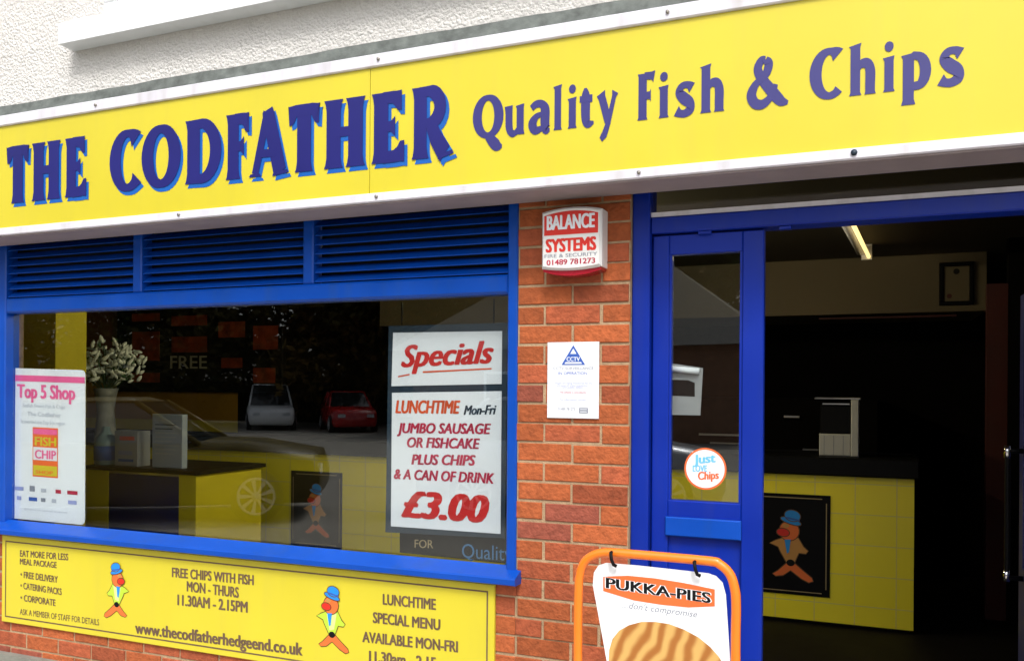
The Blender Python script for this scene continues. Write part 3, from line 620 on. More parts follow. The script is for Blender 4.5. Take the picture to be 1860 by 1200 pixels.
T.build('lettering', sb)
for u in (730, 897):
    g = MB(); a = at(u, 590, SY+.01); g.tube([(a.x, a.y, a.z), (a.x, a.y, 1.975)], .0035, BLK, n=6); g.build('hook', sb)

# ---- top 5 shop poster
PY = .060
c = [at(15, 940, PY), at(154, 953, PY), at(155, 672, PY), at(15, 668, PY)]
po = thing('window_poster', 'white award poster with pink heading inside the left end of the window', 'poster', c[0])
def rr(pts, r, n=5):
    out = []; N = len(pts)
    for i, p in enumerate(pts):
        a = Vector(pts[i-1]); p = Vector(p); b_ = Vector(pts[(i+1) % N]); d1 = (a-p).normalized()*r; d2_ = (b_-p).normalized()*r
        for k in range(n+1): t = k/n; out.append(tuple((p+d1)*(1-t)**2+p*2*t*(1-t)+(p+d2_)*t*t))
    return out
q = [(p.x, p.z) for p in c]
g = MB(); g.slab(rr(q, .03), PY, PY+.002, PAPER); g.build('paper', po)
T = MB(); ty = PY-.0012
def PQ(a, b_):  # a across, b down, 0..1
    t = Vector(q[3])*(1-a)+Vector(q[2])*a; bt = Vector(q[0])*(1-a)+Vector(q[1])*a; return tuple(t*(1-b_)+bt*b_)
def prect(a0, a1, b0, b1, m, y=ty): T.flat([PQ(a0, b1), PQ(a1, b1), PQ(a1, b0), PQ(a0, b0)], y, m)
def ptext(s_, a0, a1, b_, cap, m, bold=0.0): text(T, s_, PQ(a0, b_), PQ(a1, b_), cap, ty-.0003, m, bold=bold)
prect(.005, .995, .045, .085, PINK)
ptext('Top 5 Shop', .12, .88, .195, .072, PINK, .055)
ptext('Seafish Friend Fish & Chips', .20, .75, .255, .018, GREYL); ptext('The Codfather', .26, .70, .312, .022, GREYL, .01); ptext('is awarded the Top 5 in region', .18, .75, .362, .018, GREYL)
prect(.33, .66, .385, .71, ORP); prect(.34, .65, .395, .43, PINK, ty-.0004); prect(.34, .65, .515, .60, WHITE, ty-.0004); prect(.34, .65, .635, .70, YEL, ty-.0004)
text(T, 'FISH', PQ(.36, .505), PQ(.64, .505), .045, ty-.0006, YEL, bold=.04); text(T, 'CHIP', PQ(.36, .590), PQ(.64, .590), .045, ty-.0008, PINK, bold=.04); text(T, 'SHOP', PQ(.37, .69), PQ(.60, .69), .018, ty-.0008, ORP, bold=.03)
for i, (a, m) in enumerate([(.08, PURP), (.29, GREYT), (.44, GREYL), (.63, MAG), (.78, MAG)]): prect(a, a+(.13 if i in (0, 4) else .07), .785+(.0 if i != 1 else -.012), .81, m)
for i, (a, m) in enumerate([(.12, PURP), (.28, BLUEP), (.44, GREYT), (.58, GREYL), (.79, PURP)]): prect(a, a+(.11 if i in (1, 4) else .06), .848, .873, m)
ptext('sponsored and supported by partners', .22, .78, .935, .010, GREYL)
T.build('print', po)

# ---- round sticker on the door glass
KY = Y0+.0205
c = at(1281, 851, KY); r_ = (at(1281, 813, KY)-c).z
st = thing('round_sticker', 'round white sticker with a red ring low on the glass of the closed door', 'sticker', c)
g = MB(); g.ell(c.x, c.z, r_, r_, KY, ORP, 40); g.ell(c.x, c.z, r_*.91, r_*.91, KY-.0005, PAPER, 40)
g.build('disc', st)
T = MB(); text(T, 'Just', (c.x-r_*.55, c.z+.016), (c.x+r_*.5, c.z+.026), .034, KY-.0010, CYAN, bold=.05); text(T, 'LOVE', (c.x-r_*.6, c.z-.012), (c.x+r_*.1, c.z-.010), .024, KY-.0010, CYAN, bold=.05); text(T, 'Chips', (c.x-r_*.35, c.z-.042), (c.x+r_*.65, c.z-.034), .030, KY-.0010, ORP, bold=.05); T.build('print', st)

# ---- pavement sign (orange tube A-board)
BY = -.47
bl = at(1051, 1150, BY); br_ = at(1337, 1150, BY)
ps = thing('pavement_sign', 'orange tube framed pie advertising board standing on the pavement before the door', 'pavement sign', ((bl.x+br_.x)/2, BY, .10))
def framepath(pxs, Y): return [at(u, v, Y) for u, v in pxs]
key = [(1050, 1560), (1050, 1200), (1051, 1080), (1053, 1045), (1062, 1020), (1080, 1007), (1105, 1003), (1150, 1006), (1285, 1018), (1307, 1024), (1325, 1041), (1334, 1066), (1337, 1100), (1336, 1200), (1336, 1610)]
pp = []
K = [(*k, 0) for k in key]; pp = [(a, b_) for a, b_, _ in spl(K, 5)]
pts = framepath(pp, BY); 
for p in pts: p.z = max(p.z, .15)
g = MB(); g.tube(pts, .0145, ORANGE, n=14); g.build('tube_frame', ps)
g = MB()
for p in (pts[0], pts[-1]): g.tube([p+Vector((0, -.28, -.03)), p+Vector((0, -.24, -.012)), p, p+Vector((0, .24, -.012)), p+Vector((0, .28, -.03))], .0145, ORANGE, n=12)
g.tube([pts[0], pts[-1]], .0145, ORANGE, n=12); g.build('base', ps)
def AB(u, v, off=0):
    p = at(u, v, BY); p.y += off; return p
pan = [(1076, 1062), (1078, 1040), (1086, 1027), (1100, 1022), (1160, 1027), (1285, 1041), (1300, 1046), (1312, 1058), (1318, 1080), (1322, 1140), (1328, 1230), (1345, 1500), (1150, 1470), (1110, 1250), (1096, 1170)]
g = MB(); P = [AB(u, v, .004) for u, v in pan]; P2 = [p+Vector((0, .004, 0)) for p in P]; n_ = len(P)
g.add(P+P2, [tuple(range(n_-1, -1, -1)), tuple(range(n_, 2*n_))]+[(i, (i+1) % n_, n_+(i+1) % n_, n_+i) for i in range(n_)], UPVC); g.build('sign_panel', ps)
def abpoly(mb, pts, m, k): mb.add([AB(u, v, .004-.0006*k) for u, v in pts], [tuple(range(len(pts)))], m)
T = MB(); abpoly(T, [(1095, 1047), (1140, 1045), (1190, 1050), (1240, 1058), (1298, 1070), (1298, 1101), (1250, 1103), (1200, 1098), (1150, 1090), (1095, 1073)], ORP, 1)
def abtext(mb, s_, u0, v0, u1, v1, cap, m, k, **kw):
    vs, f = text_tris(s_, kw.get('bold', 0), kw.get('shear', 0)); a0 = min(v[0] for v in vs); a1 = max(v[0] for v in vs); h = max(v[1] for v in vs)
    mb.add([AB(u0+(u1-u0)*(x-a0)/(a1-a0), v0+(v1-v0)*(x-a0)/(a1-a0)-cap*z/h, .004-.0006*k-.00006*q) for x, z, q in vs], f, m)
abtext(T, 'PUKKA-PIES', 1098, 1067.5, 1293, 1095.5, 20, UPVC, 2, bold=.09)
abtext(T, 'PUKKA-PIES', 1100, 1067, 1291, 1095, 19, BLK, 3, bold=.035)
abtext(T, "...don't compromise", 1130, 1103, 1266, 1121, 12, GREYT, 1, shear=.3)
T.build('lettering', ps)
g = MB()
pe = [(1107, 1290), (1105, 1200), (1106, 1180), (1112, 1160), (1124, 1145), (1142, 1135), (1165, 1129), (1190, 1129), (1215, 1133), (1242, 1143), (1268, 1157), (1290, 1175), (1306, 1193), (1318, 1215), (1325, 1290)]
P = [AB(u, v, .004-.0006*1) for u, v in pe]; g.add(P, [tuple(range(len(P)))], PIE); g.build('pie_picture', ps, loc=AB(1210, 1200))
for u, v in ((1115, 1020), (1266, 1037)):
    g = MB(); a = AB(u, v-7, -.012); g.tube([a+Vector((-.004, .02, .022)), a+Vector((-.004, -.01, .020)), a+Vector((0, -.016, 0)), a+Vector((.004, -.004, -.018)), a+Vector((.012, .0, -.022))], .0055, BLK, n=8); g.build('clip', ps)

# ================================================================= INSIDE THE SHOP
CY0 = 2.98
ct = thing('counter', 'long serving counter with yellow tiled front and black worktop', 'counter', (-.5, CY0, .05))
cx0, cx1 = -6.4, at(1660, 1000, CY0).x
g = MB(); g.box(cx0, cx1, CY0, CY0+.5, at(1590, 1138, CY0).z, 1.045, TILE); g.build('tiled_front', ct)
g = MB(); g.box(cx0, cx1-.02, CY0+.04, CY0+.48, .05, at(1590, 1138, CY0).z-.001, BLK); g.build('kickboard', ct)
g = MB(); g.box(cx0, cx1+.03, CY0-.03, CY0+.55, 1.047, 1.17, BLKG, ch=.01); g.build('worktop', ct)
g = MB(); g.box(cx0, cx1, CY0+.46, CY0+.5, 1.171, 1.178, BLKG); g.build('back_lip', ct)
for nm, (u0, v0, u1, v1), lab in (('counter_poster', (1386, 896, 1508, 1083), 'fish emblem poster on the counter front, seen through the open door'),
                      ('counter_poster', (528, 855, 621, 996), 'fish emblem poster on the counter front, seen left of the hanging board')):
    YY = CY0-.006; a = at(u0, (v0+v1)/2, YY).x; b_ = at(u1, (v0+v1)/2, YY).x; z1 = at((u0+u1)/2, v0+1, YY).z; z0 = at((u0+u1)/2, v1-3, YY).z
    if u0 > 1000: a = b_-.50
    t_ = thing(nm, lab, 'poster', (a, YY, z0), 'fish emblem posters on the counter')
    g = MB(); g.box(a, b_, YY, CY0-.001, z0, z1, BLKG, ch=.003); g.build('poster_panel', t_)
    g = MB(); e = .022; tt = .006
    for q_ in ((a+e+.03, b_-e-.03, z1-e-tt, z1-e), (a+e+.03, b_-e-.03, z0+e, z0+e+tt), (a+e, a+e+tt, z0+e+.03, z1-e-.03), (b_-e-tt, b_-e, z0+e+.03, z1-e-.03)): g.rect(*q_, YY-.001, GOLD)
    g.build('border_line', t_)
    g = MB(); emblem(g, (a+b_)/2, z0+.13*(z1-z0), .72*(z1-z0), YY-.0015, 1, (EM_TAN, EM_TAN)); g.build('fish_emblem', t_)
# left side counter
s0 = at(160, 860, 1.6).x; s1 = at(356, 860, 1.6).x; b0 = at(196, 900, 1.6).x; b1 = at(325, 900, 1.6).x
sc = thing('side_counter', 'low yellow counter with a blue front panel at the left end of the shop', 'counter', ((s0+s1)/2, 1.6, .05))
zc = at(300, 852, 1.6).z
g = MB(); g.box(s0, b0, 1.6, 2.3, .05, zc-.03, WALLY); g.box(b1, s1, 1.6, 2.3, .05, zc-.03, WALLY); g.build('carcass', sc)
g = MB(); g.box(b0+.001, b1-.001, 1.605, 2.3, .05, zc-.05, LAMIN, ch=.004); g.box(b0+.001, b1-.001, 1.606, 2.3, zc-.048, zc-.031, STEEL); g.build('front_panel', sc)
g = MB(); g.box(s0-.03, s1+.02, 1.58, 2.33, zc-.029, zc, BLKG, ch=.004); g.build('worktop', sc)
# things on the side counter
def pxbox(u0, v0, u1, v1, Y, d, m, ch=.003):
    a = at(u0, (v0+v1)/2, Y); b_ = at(u1, (v0+v1)/2, Y); z1 = at((u0+u1)/2, v0, Y).z; z0 = at((u0+u1)/2, v1, Y).z
    return a.x, b_.x, Y, Y+d, z0, z1
q_ = pxbox(276, 752, 331, 851, 1.70, .05, PAPER); t_ = thing('menu_stand', 'grey leaflet stand with a printed menu on the side counter', 'menu stand', (q_[0], q_[2], zc))
lf = mat('grey_leaflet', (.36, .42, .54), .6)
g = MB(); g.box(q_[0], q_[1], q_[2], q_[3], zc, q_[5], lf, ch=.004); g.build('leaflet', t_)
T = MB()
for i in range(9): T.rect(q_[0]+.03, q_[1]-.03-.03*(i % 3), q_[5]-.05-.03*i, q_[5]-.042-.03*i, q_[2]-.001, GREYL if i not in (1, 2) else SLATE)
T.build('print', t_)
q_ = pxbox(208, 782, 250, 843, 1.68, .12, PAPER); t_ = thing('collection_box', 'white box with red and blue print on the side counter', 'box', (q_[0], q_[2], zc))
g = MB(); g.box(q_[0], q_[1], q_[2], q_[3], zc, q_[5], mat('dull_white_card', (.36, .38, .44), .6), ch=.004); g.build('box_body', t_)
T = MB(); T.rect(q_[0]+.05, q_[1]-.03, q_[5]-.07, q_[5]-.04, q_[2]-.001, ORP); T.rect(q_[0]+.04, q_[1]-.05, q_[4]+.07, q_[4]+.10, q_[2]-.001, PURP); T.rect(q_[0]+.04, q_[1]-.04, q_[4]+.02, q_[4]+.04, q_[2]-.001, BLUEP); T.build('print', t_)
q_ = pxbox(166, 775, 196, 842, 1.66, .1, BLUEP); t_ = thing('drinks_bottle', 'blue labelled bottle beside the white box on the side counter', 'bottle', ((q_[0]+q_[1])/2, 1.72, zc))
g = MB(); xm = (q_[0]+q_[1])/2; r0 = (q_[1]-q_[0])/2; h = q_[5]-zc
g.tube([(xm, 1.72, zc+h*a) for a in (0, .02, .6, .75, .88, 1)], [r0*.9, r0, r0, r0*.7, r0*.35, r0*.3], mat('bottle_plastic', (.20, .30, .36), .3), n=16); g.build('bottle_body', t_)
g = MB(); g.tube([(xm, 1.72, zc+h*a) for a in (.12, .5)], [r0*1.03, r0*1.03], BLUEP, n=16); g.build('bottle_label', t_)
# dried flowers in a tall vase
fb = at(180, 845, 1.45)
fl = thing('flower_vase', 'vase of pale dried flowers and green leaves behind the window poster', 'flowers', (fb.x, 1.45, zc))
vx = at(164, 760, 1.62).x; vz0 = zc; vz1 = at(180, 705, 1.62).z
g = MB(); g.tube([(vx, 1.62+.14, vz0+(vz1-vz0)*a) for a in (0, .03, .3, .7, .9, 1)], [.06, .07, .08, .06, .075, .09], mat('vase_glaze', (.24, .25, .26), .35, var=.35, vs=14), n=18); g.build('vase', fl)
g = MB(); lf_ = MB()
for i in range(230):
    an = random.uniform(0, 2*math.pi); rr_ = random.uniform(0, 1)**.6; tip = Vector((vx+.02+rr_*.30*math.cos(an), 1.76+rr_*.22*math.sin(an), vz1+.02+random.uniform(.04, .36)*(1.1-.45*rr_)))
    base = Vector((vx, 1.76, vz1-.05)); md = base.lerp(tip, .6)+Vector((0, 0, .03))
    if i % 6 == 0: lf_.tube([base, md, tip], [.002, .004, .002], GREEN, n=5); 
    d = Vector((random.gauss(0, 1), random.gauss(0, 1), random.gauss(.6, .8))).normalized()*random.uniform(.02, .05)
    (lf_ if i % 7 == 0 else g).tube([tip-d*.9, tip-d*.4, tip+d*.4, tip+d], [.003, random.uniform(.010, .017), random.uniform(.010, .016), .003], GREEN if i % 7 == 0 else PETAL, n=6)
g.build('flower_heads', fl); lf_.build('leaves', fl)
# menu board on the back wall
mbx0, mbx1 = at(215, 650, 5.15).x, at(516, 650, 5.15).x; mbz0 = at(300, 711, 5.15).z
mb_t = thing('wall_menu_board', 'wide black menu board with food pictures high on the back wall', 'menu board', (mbx0, 5.15, mbz0))
g = MB(); g.box(mbx0, mbx1, 5.12, 5.19, mbz0, IZ-.02, BLK, ch=.01); g.build('board_panel', mb_t)
for (u0, v0, u1, v1) in [(240, 603, 290, 655), (312, 612, 376, 640), (240, 677, 290, 694), (240, 570, 290, 584), (312, 574, 376, 592), (397, 585, 445, 613), (460, 592, 505, 635), (402, 650, 440, 668), (460, 668, 500, 695)]:
    g = MB(); a = at(u0, (v0+v1)/2, 5.118); b_ = at(u1, (v0+v1)/2, 5.118); g.box(a.x, b_.x, 5.114, 5.1195, at(u0, v1, 5.118).z, at(u0, v0, 5.118).z, PHOTOF); g.build('food_picture', mb_t)
T = MB(); textpx(T, 'FREE', 309, 669, 376, 669, 23, 5.117, mat('dim_letter', (.55, .52, .38), .6), bold=.01); T.build('lettering', mb_t)
# 'FOR' / 'Quality' plaque standing in the window bottom
pq = thing('window_plaque', 'black plaque with FOR and blue Quality lettering low in the window under the hanging board', 'plaque', at(830, 1015, .16))
g = MB(); quadpx(g, [(726, 1003), (934, 1024), (934, 975), (726, 965)], .16, BLKG, .012); g.build('plaque_panel', pq)
T = MB(); textpx(T, 'FOR', 753, 994, 787, 995, 15, .158, GOLD, bold=.01); textpx(T, 'Quality', 839, 1012, 930, 1018, 26, .158, mat('plaque_blue', (.03, .14, .30), .5), bold=.0); T.build('lettering', pq)
# till on the counter
ti = thing('cash_till', 'silver and black cash till standing on the black worktop', 'till', at(1520, 815, CY0+.1))
ta, tb = at(1488, 780, CY0+.08).x, at(1560, 780, CY0+.08).x; z1 = at(1520, 722, CY0+.08).z
tm = mat('till_plastic', (.42, .42, .43), .45)
g = MB(); g.box(ta, tb-.05, CY0+.08, CY0+.4, 1.172, 1.32, tm, ch=.006); g.box(tb-.049, tb, CY0+.07, CY0+.4, 1.172, z1-.012, tm, ch=.006); g.box(ta-.03, tb+.01, CY0+.07, CY0+.42, z1-.011, z1, STEEL, ch=.003); g.build('till_body', ti)
g = MB(); g.box(ta+.005, tb-.052, CY0+.10, CY0+.4, 1.321, z1-.05, BLKG, ch=.004); g.build('till_screen', ti)
g = MB()
for k in range(3): g.box(ta+.03+.06*k, ta+.034+.06*k, CY0+.079, CY0+.0795, 1.18, 1.31, GREYT)
g.box(ta+.02, tb-.06, CY0+.085, CY0+.099, z1-.046, z1-.038, STEEL); g.build('till_slot', ti)
# dark frying range behind, with steel edges
rg = thing('frying_range', 'dark frying range with thin steel edges behind the counter', 'fryer', (0, 4.3, .05))
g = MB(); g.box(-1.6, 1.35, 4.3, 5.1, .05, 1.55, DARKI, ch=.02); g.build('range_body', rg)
g = MB()
for u0, u1, v, hh in ((1388, 1420, 819, 4), (1458, 1486, 819, 5), (1424, 1452, 758, 4), (1388, 1440, 685, 3), (1270, 1345, 790, 4), (1290, 1345, 805, 3)):
    a = at(u0, v, 4.28); b_ = at(u1, v, 4.28); 
    if a.z < 1.6: g.box(a.x, b_.x, 4.26, 4.298, a.z, a.z+hh*.0042, STEEL, ch=.002)
g.build('steel_edge', rg)
# certificate on the bulkhead
ce = thing('framed_certificate', 'small framed certificate on the cream bulkhead inside the shop', 'picture', at(1737, 553, 4.19))
a, b_ = at(1706, 515, 4.18).x, at(1769, 515, 4.18).x; z0, z1 = at(1737, 554, 4.18).z, at(1737, 476, 4.18).z
g = MB()
for q_ in ((a, b_, z0, z0+.03), (a, b_, z1-.03, z1), (a, a+.03, z0+.031, z1-.031), (b_-.03, b_, z0+.031, z1-.031)): g.box(q_[0], q_[1], 4.17, 4.199, q_[2], q_[3], BLKG, ch=.005)
g.build('picture_frame', ce)
g = MB(); g.box(a+.031, b_-.031, 4.185, 4.198, z0+.031, z1-.031, WALLC); g.ell((a+b_)/2, z1-.07, .022, .022, 4.184, BLK, 12); g.ell(a+.07, z0+.07, .018, .018, 4.184, DRED, 12); g.build('certificate_paper', ce)
# fluorescent fitting, plus an added unseen one that brightens the counter
def atz(u, v, z):
    d = FW+(u-CX)/F*cX-(v-CY)/F*cY; return CAM+d*((z-CAM.z)/d.z)
t0 = atz(1578, 466, 2.57); t1 = atz(1548, 404, 2.57); t1 = t0+(t1-t0)*1.05
T0, T1 = t0.copy(), t1.copy()
for off, lab_ in ((Vector((0, 0, 0)), 'lit fluorescent tube fitting on the shop ceiling above the open door view'), (Vector((-2.1, -1.0, 0)), 'added unseen tube light on the ceiling in front of the counter, put in to brighten it')):
    t0, t1 = T0+off, T1+off
    lt = thing('fluorescent_light', lab_, 'ceiling light', (t0+t1)/2, 'fluorescent fittings on the shop ceiling')
    g = MB(); g.tube([t0, t1], .013, GLOWT if off.x == 0 else GLOW_ADDED, n=12); g.build('tube', lt)
    g = MB(); dv = (t1-t0).normalized(); sd_ = Vector((-dv.y, dv.x, 0))*-1
    b0_ = [t0+Vector((0, 0, .03)), t1+Vector((0, 0, .03))]
    g.tube([t0-dv*.03+Vector((-.055, 0, .045)), t1+dv*.03+Vector((-.055, 0, .045))], .032, TRIM, n=8)
    g.build('light_housing', lt)
    g = MB()
    for e_ in (t0-dv*.015, t1+dv*.015): g.box(e_.x-.05, e_.x+.02, e_.y-.012, e_.y+.012, e_.z-.02, IZ-.001, TRIM)
    g.build('end_bracket', lt)
# paper stuck inside the door glass
YY = Y0+.06
tp = thing('door_paper', 'curling white paper with a dark picture stuck inside the door glass', 'poster', at(1245, 752, YY))
g = MB(); P = [(1180, 752), (1272, 754), (1277, 668), (1222, 660), (1180, 658)]
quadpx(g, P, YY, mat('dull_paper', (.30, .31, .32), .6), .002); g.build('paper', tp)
g = MB(); quadpx(g, [(1180, 716), (1262, 720), (1262, 695), (1250, 690), (1180, 688)], YY-.001, BLK); g.build('picture', tp)
g = MB(); a = at(1215, 669, YY-.01); b_ = at(1270, 674, YY-.01); g.tube([a, b_], .012, PAPER, n=12); g.build('rolled_edge', tp)

# ================================================================= ACROSS THE CAR PARK (seen in the glass)
def car(name, label, cat_, pos, rot, L, paint, H=1.45, Wd=1.75, group='cars parked in front of the shop', estate=False):
    t_ = thing(name, label, cat_, pos, group)
    M = Matrix.Translation(pos) @ Matrix.Rotation(rot, 4, 'Z')
    h = L/2; prof = [(-h, .35, .62, .80), (-h+.08, .22, .80, .90), (-h+.9, .20, .93, .97), (h-1.2, .20, .95, 1), (h-.35, .20, .93, .97), (h-.03, .24, .85, .9), (h, .35, .75, .8)]
    if estate: prof[-3] = (h-.35, .2, .95, .98)
    g = MB(M); g.smooth = True; vs = []; fsx = []
    for x, zl, zh, wf in prof:
        hw = Wd/2*wf
        vs += [(x, -hw*.92, zl), (x, -hw, zl+.2), (x, -hw*.98, zh-.1), (x, -hw*.88, zh), (x, hw*.88, zh), (x, hw*.98, zh-.1), (x, hw, zl+.2), (x, hw*.92, zl)]
    N = len(prof)
    for i in range(N-1):
        for k in range(8): fsx.append((8*i+k, 8*i+(k+1) % 8, 8*i+8+(k+1) % 8, 8*i+8+k))
    fsx += [tuple(range(7, -1, -1)), tuple(range(8*N-8, 8*N))]
    g.add(vs, fsx, paint)
    # roof
    rx0, rx1 = -h+2.15, h-(.45 if estate else .95); rw = Wd*.36; bx0, bx1 = -h+1.4, h-.12 if estate else h-.25; bw_ = Wd*.44
    g.add([(rx0, -rw, H-.03), (rx1, -rw, H-.05), (rx1, rw, H-.05), (rx0, rw, H-.03), (rx0+.2, -rw*.9, H+.02), (rx1-.15, -rw*.9, H), (rx1-.15, rw*.9, H), (rx0+.2, rw*.9, H+.02)],
          [(0, 1, 5, 4), (1, 2, 6, 5), (2, 3, 7, 6), (3, 0, 4, 7), (4, 5, 6, 7), (3, 2, 1, 0)], paint)
    for sgn in (-1, 1):
        for (xa, xb_) in ((bx0, rx0), (bx1, rx1), ((bx0+bx1)/2+.1, (rx0+rx1)/2+.1)):
            g.tube([(xa, sgn*bw_, .92), (xb_, sgn*rw, H-.03)], .035, paint, n=6)
    g.build('body', t_)
    g = MB(M); q = .97
    g.add([(bx0+.03, -bw_*q, .9), (bx1-.03, -bw_*q, .9), (bx1-.03, bw_*q, .9), (bx0+.03, bw_*q, .9), (rx0+.02, -rw*q, H-.03), (rx1-.02, -rw*q, H-.05), (rx1-.02, rw*q, H-.05), (rx0+.02, rw*q, H-.03)],
          [(0, 1, 5, 4), (1, 2, 6, 5), (2, 3, 7, 6), (3, 0, 4, 7)], CARGL); g.build('windows', t_)
    for xx in (-h+.72, h-.8):
        for sgn in (-1, 1):
            g = MB(M); y_ = sgn*(Wd/2-.10); g.tube([(xx, y_-sgn*.09, .31), (xx, y_+sgn*.105, .31)], .31, TYRE, n=24); wo = g.build('wheel', t_)
            g = MB(M); yo = y_+sgn*.108
            for k in range(9):
                a_ = 2*math.pi*k/9; da = .13
                g.add([(xx+.05*math.cos(a_-da*2), yo, .31+.05*math.sin(a_-da*2)), (xx+.21*math.cos(a_-da), yo, .31+.21*math.sin(a_-da)), (xx+.21*math.cos(a_+da), yo, .31+.21*math.sin(a_+da)), (xx+.05*math.cos(a_+da*2), yo, .31+.05*math.sin(a_+da*2))], [(0, 1, 2, 3)], ALLOY)
            g.tube([(xx+.21*math.cos(2*math.pi*k/24), yo, .31+.21*math.sin(2*math.pi*k/24)) for k in range(24)], .016, ALLOY, n=6, closed=True)
            g.tube([(xx, yo-.01*sgn, .31), (xx, yo+.004*sgn, .31)], .055, ALLOY, n=10); g.build('rim', wo)
    for sgn in (-1, 1):
        g = MB(M); g.box(-h-.012, -h+.1, sgn*Wd*.30-.13, sgn*Wd*.30+.13, .56, .68, LENS); g.build('headlight', t_)
        g = MB(M); g.box(h-.08, h+.012, sgn*Wd*.34-.08, sgn*Wd*.34+.08, .6, .8, TAILL); g.build('tail_light', t_)
    return t_
ALLOY = mat('alloy', (.62, .62, .63), .35, metal=.3); LENS = mat('headlight_lens', (.55, .57, .6), .15); TAILL = mat('tail_lens', (.35, .01, .01), .2)
P_DK = mat('car_olive_paint', (.10, .075, .012), .35, var=.05, spec=.3); P_WH = mat('car_white', (.85, .86, .85), .25, coat=.5); P_RD = mat('car_red', (.50, .012, .012), .25, coat=.5); P_SV = mat('car_silver', (.38, .40, .42), .3, metal=.5, coat=.5)
p = mir(487, 10.4); car('parked_car', 'dark olive hatchback with silver alloy wheels parked nearest the shop window', 'car', (p.x-1.63*.87-.62*.77, p.y+1.63*.49-.785*.77, 0), math.atan2(.49, -.87), 4.7, P_DK)
p = mir(446, 33); car('parked_car', 'white estate car parked end-on at the far side of the car park', 'car', (p.x, p.y-1.5, 0), math.atan2(p.y-CAM.y*-1-.1, p.x-CAM.x), 4.3, P_WH, H=1.75, Wd=1.85, estate=True)
p = mir(590, 32); car('parked_car', 'red hatchback parked end-on at the far side of the car park', 'car', (p.x, p.y-1.5, 0), math.atan2(p.y-CAM.y*-1-.1, p.x-CAM.x)-.12, 4.0, P_RD, H=1.5)
p = mir(1120, 11.0); car('parked_car', 'silver hatchback parked opposite the shop door', 'car', (p.x-.7, p.y-.3, 0), math.pi-.25, 3.9, P_SV, H=1.5)

def tree(label, pos, H, rad, tones, nl=7000, group='trees beyond the car park'):
    t_ = thing('broadleaf_tree', label, 'tree', pos, group); pos = Vector(pos)
    g = MB(); top = pos+Vector((random.uniform(-.4, .4), random.uniform(-.4, .4), H*.8))
    g.tube([pos, pos.lerp(top, .3)+Vector((.1, 0, 0)), pos.lerp(top, .65), top], [.26, .2, .12, .04], BARK, n=9)
    cl = []
    for k in range(26):
        a_ = random.uniform(0, 2*math.pi); zz = random.uniform(.18, 1.0); r2 = rad*math.sqrt(max(.05, 1-((zz-.5)/.6)**2))*random.uniform(.35, .9)
        c_ = pos+Vector((r2*math.cos(a_), r2*math.sin(a_), H*zz*.95)); cl.append((c_, random.uniform(.28, .5)*rad, random.choice(tones)))
        b0 = pos.lerp(top, min(.9, max(.12, zz*.8))); g.tube([b0, b0.lerp(c_, .5)+Vector((0, 0, .1)), c_], [.07, .045, .015], BARK, n=5)
    g.build('trunk', t_); g = MB()
    for i in range(nl*2):
        c_, r2, tn = random.choice(cl); d = Vector((random.gauss(0, 1), random.gauss(0, 1), random.gauss(0, .8))); d = d.normalized()*r2*random.uniform(.3, 1.05)
        p_ = c_+d; s_ = random.uniform(.12, .26); a_ = Vector((random.gauss(0, 1), random.gauss(0, 1), random.gauss(0, 1))).normalized(); b2 = a_.orthogonal().normalized()
        f_ = random.uniform(.6, 1.4); g.t = tuple(min(1, q*f_) for q in tn); g.add([p_-a_*s_, p_-b2*s_*.6, p_+a_*s_, p_+b2*s_*.6], [(0, 1, 2, 3)], LEAF)
    g.build('crown', t_)
GR = [(.04, .06, .018), (.06, .08, .02), (.03, .05, .02)]; AU = [(.12, .06, .015), (.09, .075, .02), (.14, .09, .02)]
tl = [(60, 42, 12, 4.5, GR, 'dark green tree far left across the car park'), (200, 39, 11, 4.5, GR, 'broad green tree behind the dark parked car'), (345, 40, 12, 4.5, GR, 'tall green tree left of the white car'), (470, 38, 11, 4.5, AU, 'bronze tree directly behind the white car'), (600, 38, 12, 4.5, AU, 'yellowing autumn tree behind the red car'), (740, 41, 12.5, 5, AU+GR, 'mixed green and bronze tree right of the red car'),
      (880, 39, 11, 4.5, GR, 'green tree left of the grey roofed house'), (1010, 36, 12, 4.5, GR, 'dense green tree beside the grey roofed house'), (1170, 42, 11, 4.5, GR, 'tall green tree behind the grey roofed house'), (1390, 38, 11.5, 4.2, GR, 'thin green tree right of the grey roofed house'), (1480, 41, 12, 4.5, GR, 'far right green tree across the car park')]
for u, Z, H_2, rd, tn, lab in tl:
    p = mir(u, Z); tree(lab, (p.x, p.y, 0), H_2, rd, tn, 6500)
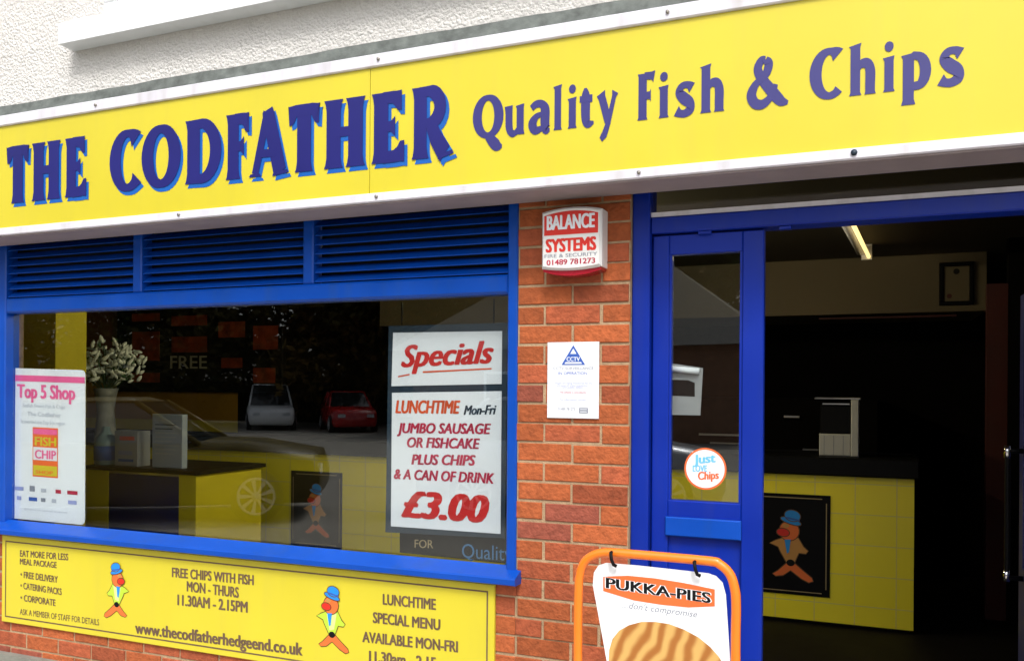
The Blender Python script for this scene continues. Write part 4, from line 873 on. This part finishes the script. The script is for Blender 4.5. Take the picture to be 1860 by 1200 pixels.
# hedge
hd = MB()
for i in range(9000):
    x = random.uniform(-42, 14); z = random.uniform(0, 2.1)+.25*noise.noise(Vector((x*.6, 0, 0))); y = -31.5+random.uniform(-.6, .6); s_ = random.uniform(.08, .17)
    a_ = Vector((random.gauss(0, 1), random.gauss(0, 1), random.gauss(0, 1))).normalized(); b2 = a_.orthogonal().normalized(); p_ = Vector((x, y, z)); f_ = random.uniform(.5, 1.3)
    hd.t = (.035*f_, .05*f_, .02*f_); hd.add([p_-a_*s_, p_-b2*s_*.7, p_+a_*s_, p_+b2*s_*.7], [(0, 1, 2, 3)], LEAF)
hd.t = (.02, .028, .012); hd.box(-42, 14, -31.9, -31.2, 0, 1.95, LEAF)
tag(hd.build('hedge'), 'long dark clipped hedge along the far side of the car park', 'hedge')
# house opposite
hp = mir(1240, 26)
ho = thing('brick_house', 'brick house with grey tiled hipped roof across the car park', 'house', (hp.x-1, hp.y, 0))
hx, hy = mir(1280, 24).x-4.6, hp.y-4
g = MB(); g.box(hx-5.6, hx+5.6, hy-4, hy+4, 0, 3.0, HBRICK); g.build('wall', ho)
g = MB(); g.add([(hx-6.4, hy-4.4, 2.95), (hx+6.4, hy-4.4, 2.95), (hx+6.4, hy+4.4, 2.95), (hx-6.4, hy+4.4, 2.95), (hx-2, hy, 6.4), (hx+2, hy, 6.4)], [(0, 1, 5, 4), (1, 2, 5), (2, 3, 4, 5), (3, 0, 4), (3, 2, 1, 0)], ROOF); g.build('roof', ho)
for dx in (-2.2, 1.4):
    g = MB(); g.box(hx+dx-.7, hx+dx+.7, hy+4.001, hy+4.05, 1.0, 2.2, UPVC); wn = g.build('window', ho); g = MB(); g.box(hx+dx-.6, hx+dx+.6, hy+4.051, hy+4.06, 1.1, 2.1, CARGL); g.build('pane', wn)
g = MB(); g.box(hx-.55, hx+.35, hy+4.001, hy+4.05, .0, 2.05, DRED); g.build('door', ho)

S.render.engine = 'CYCLES'
S.cycles.max_bounces = 8; S.cycles.transparent_max_bounces = 12
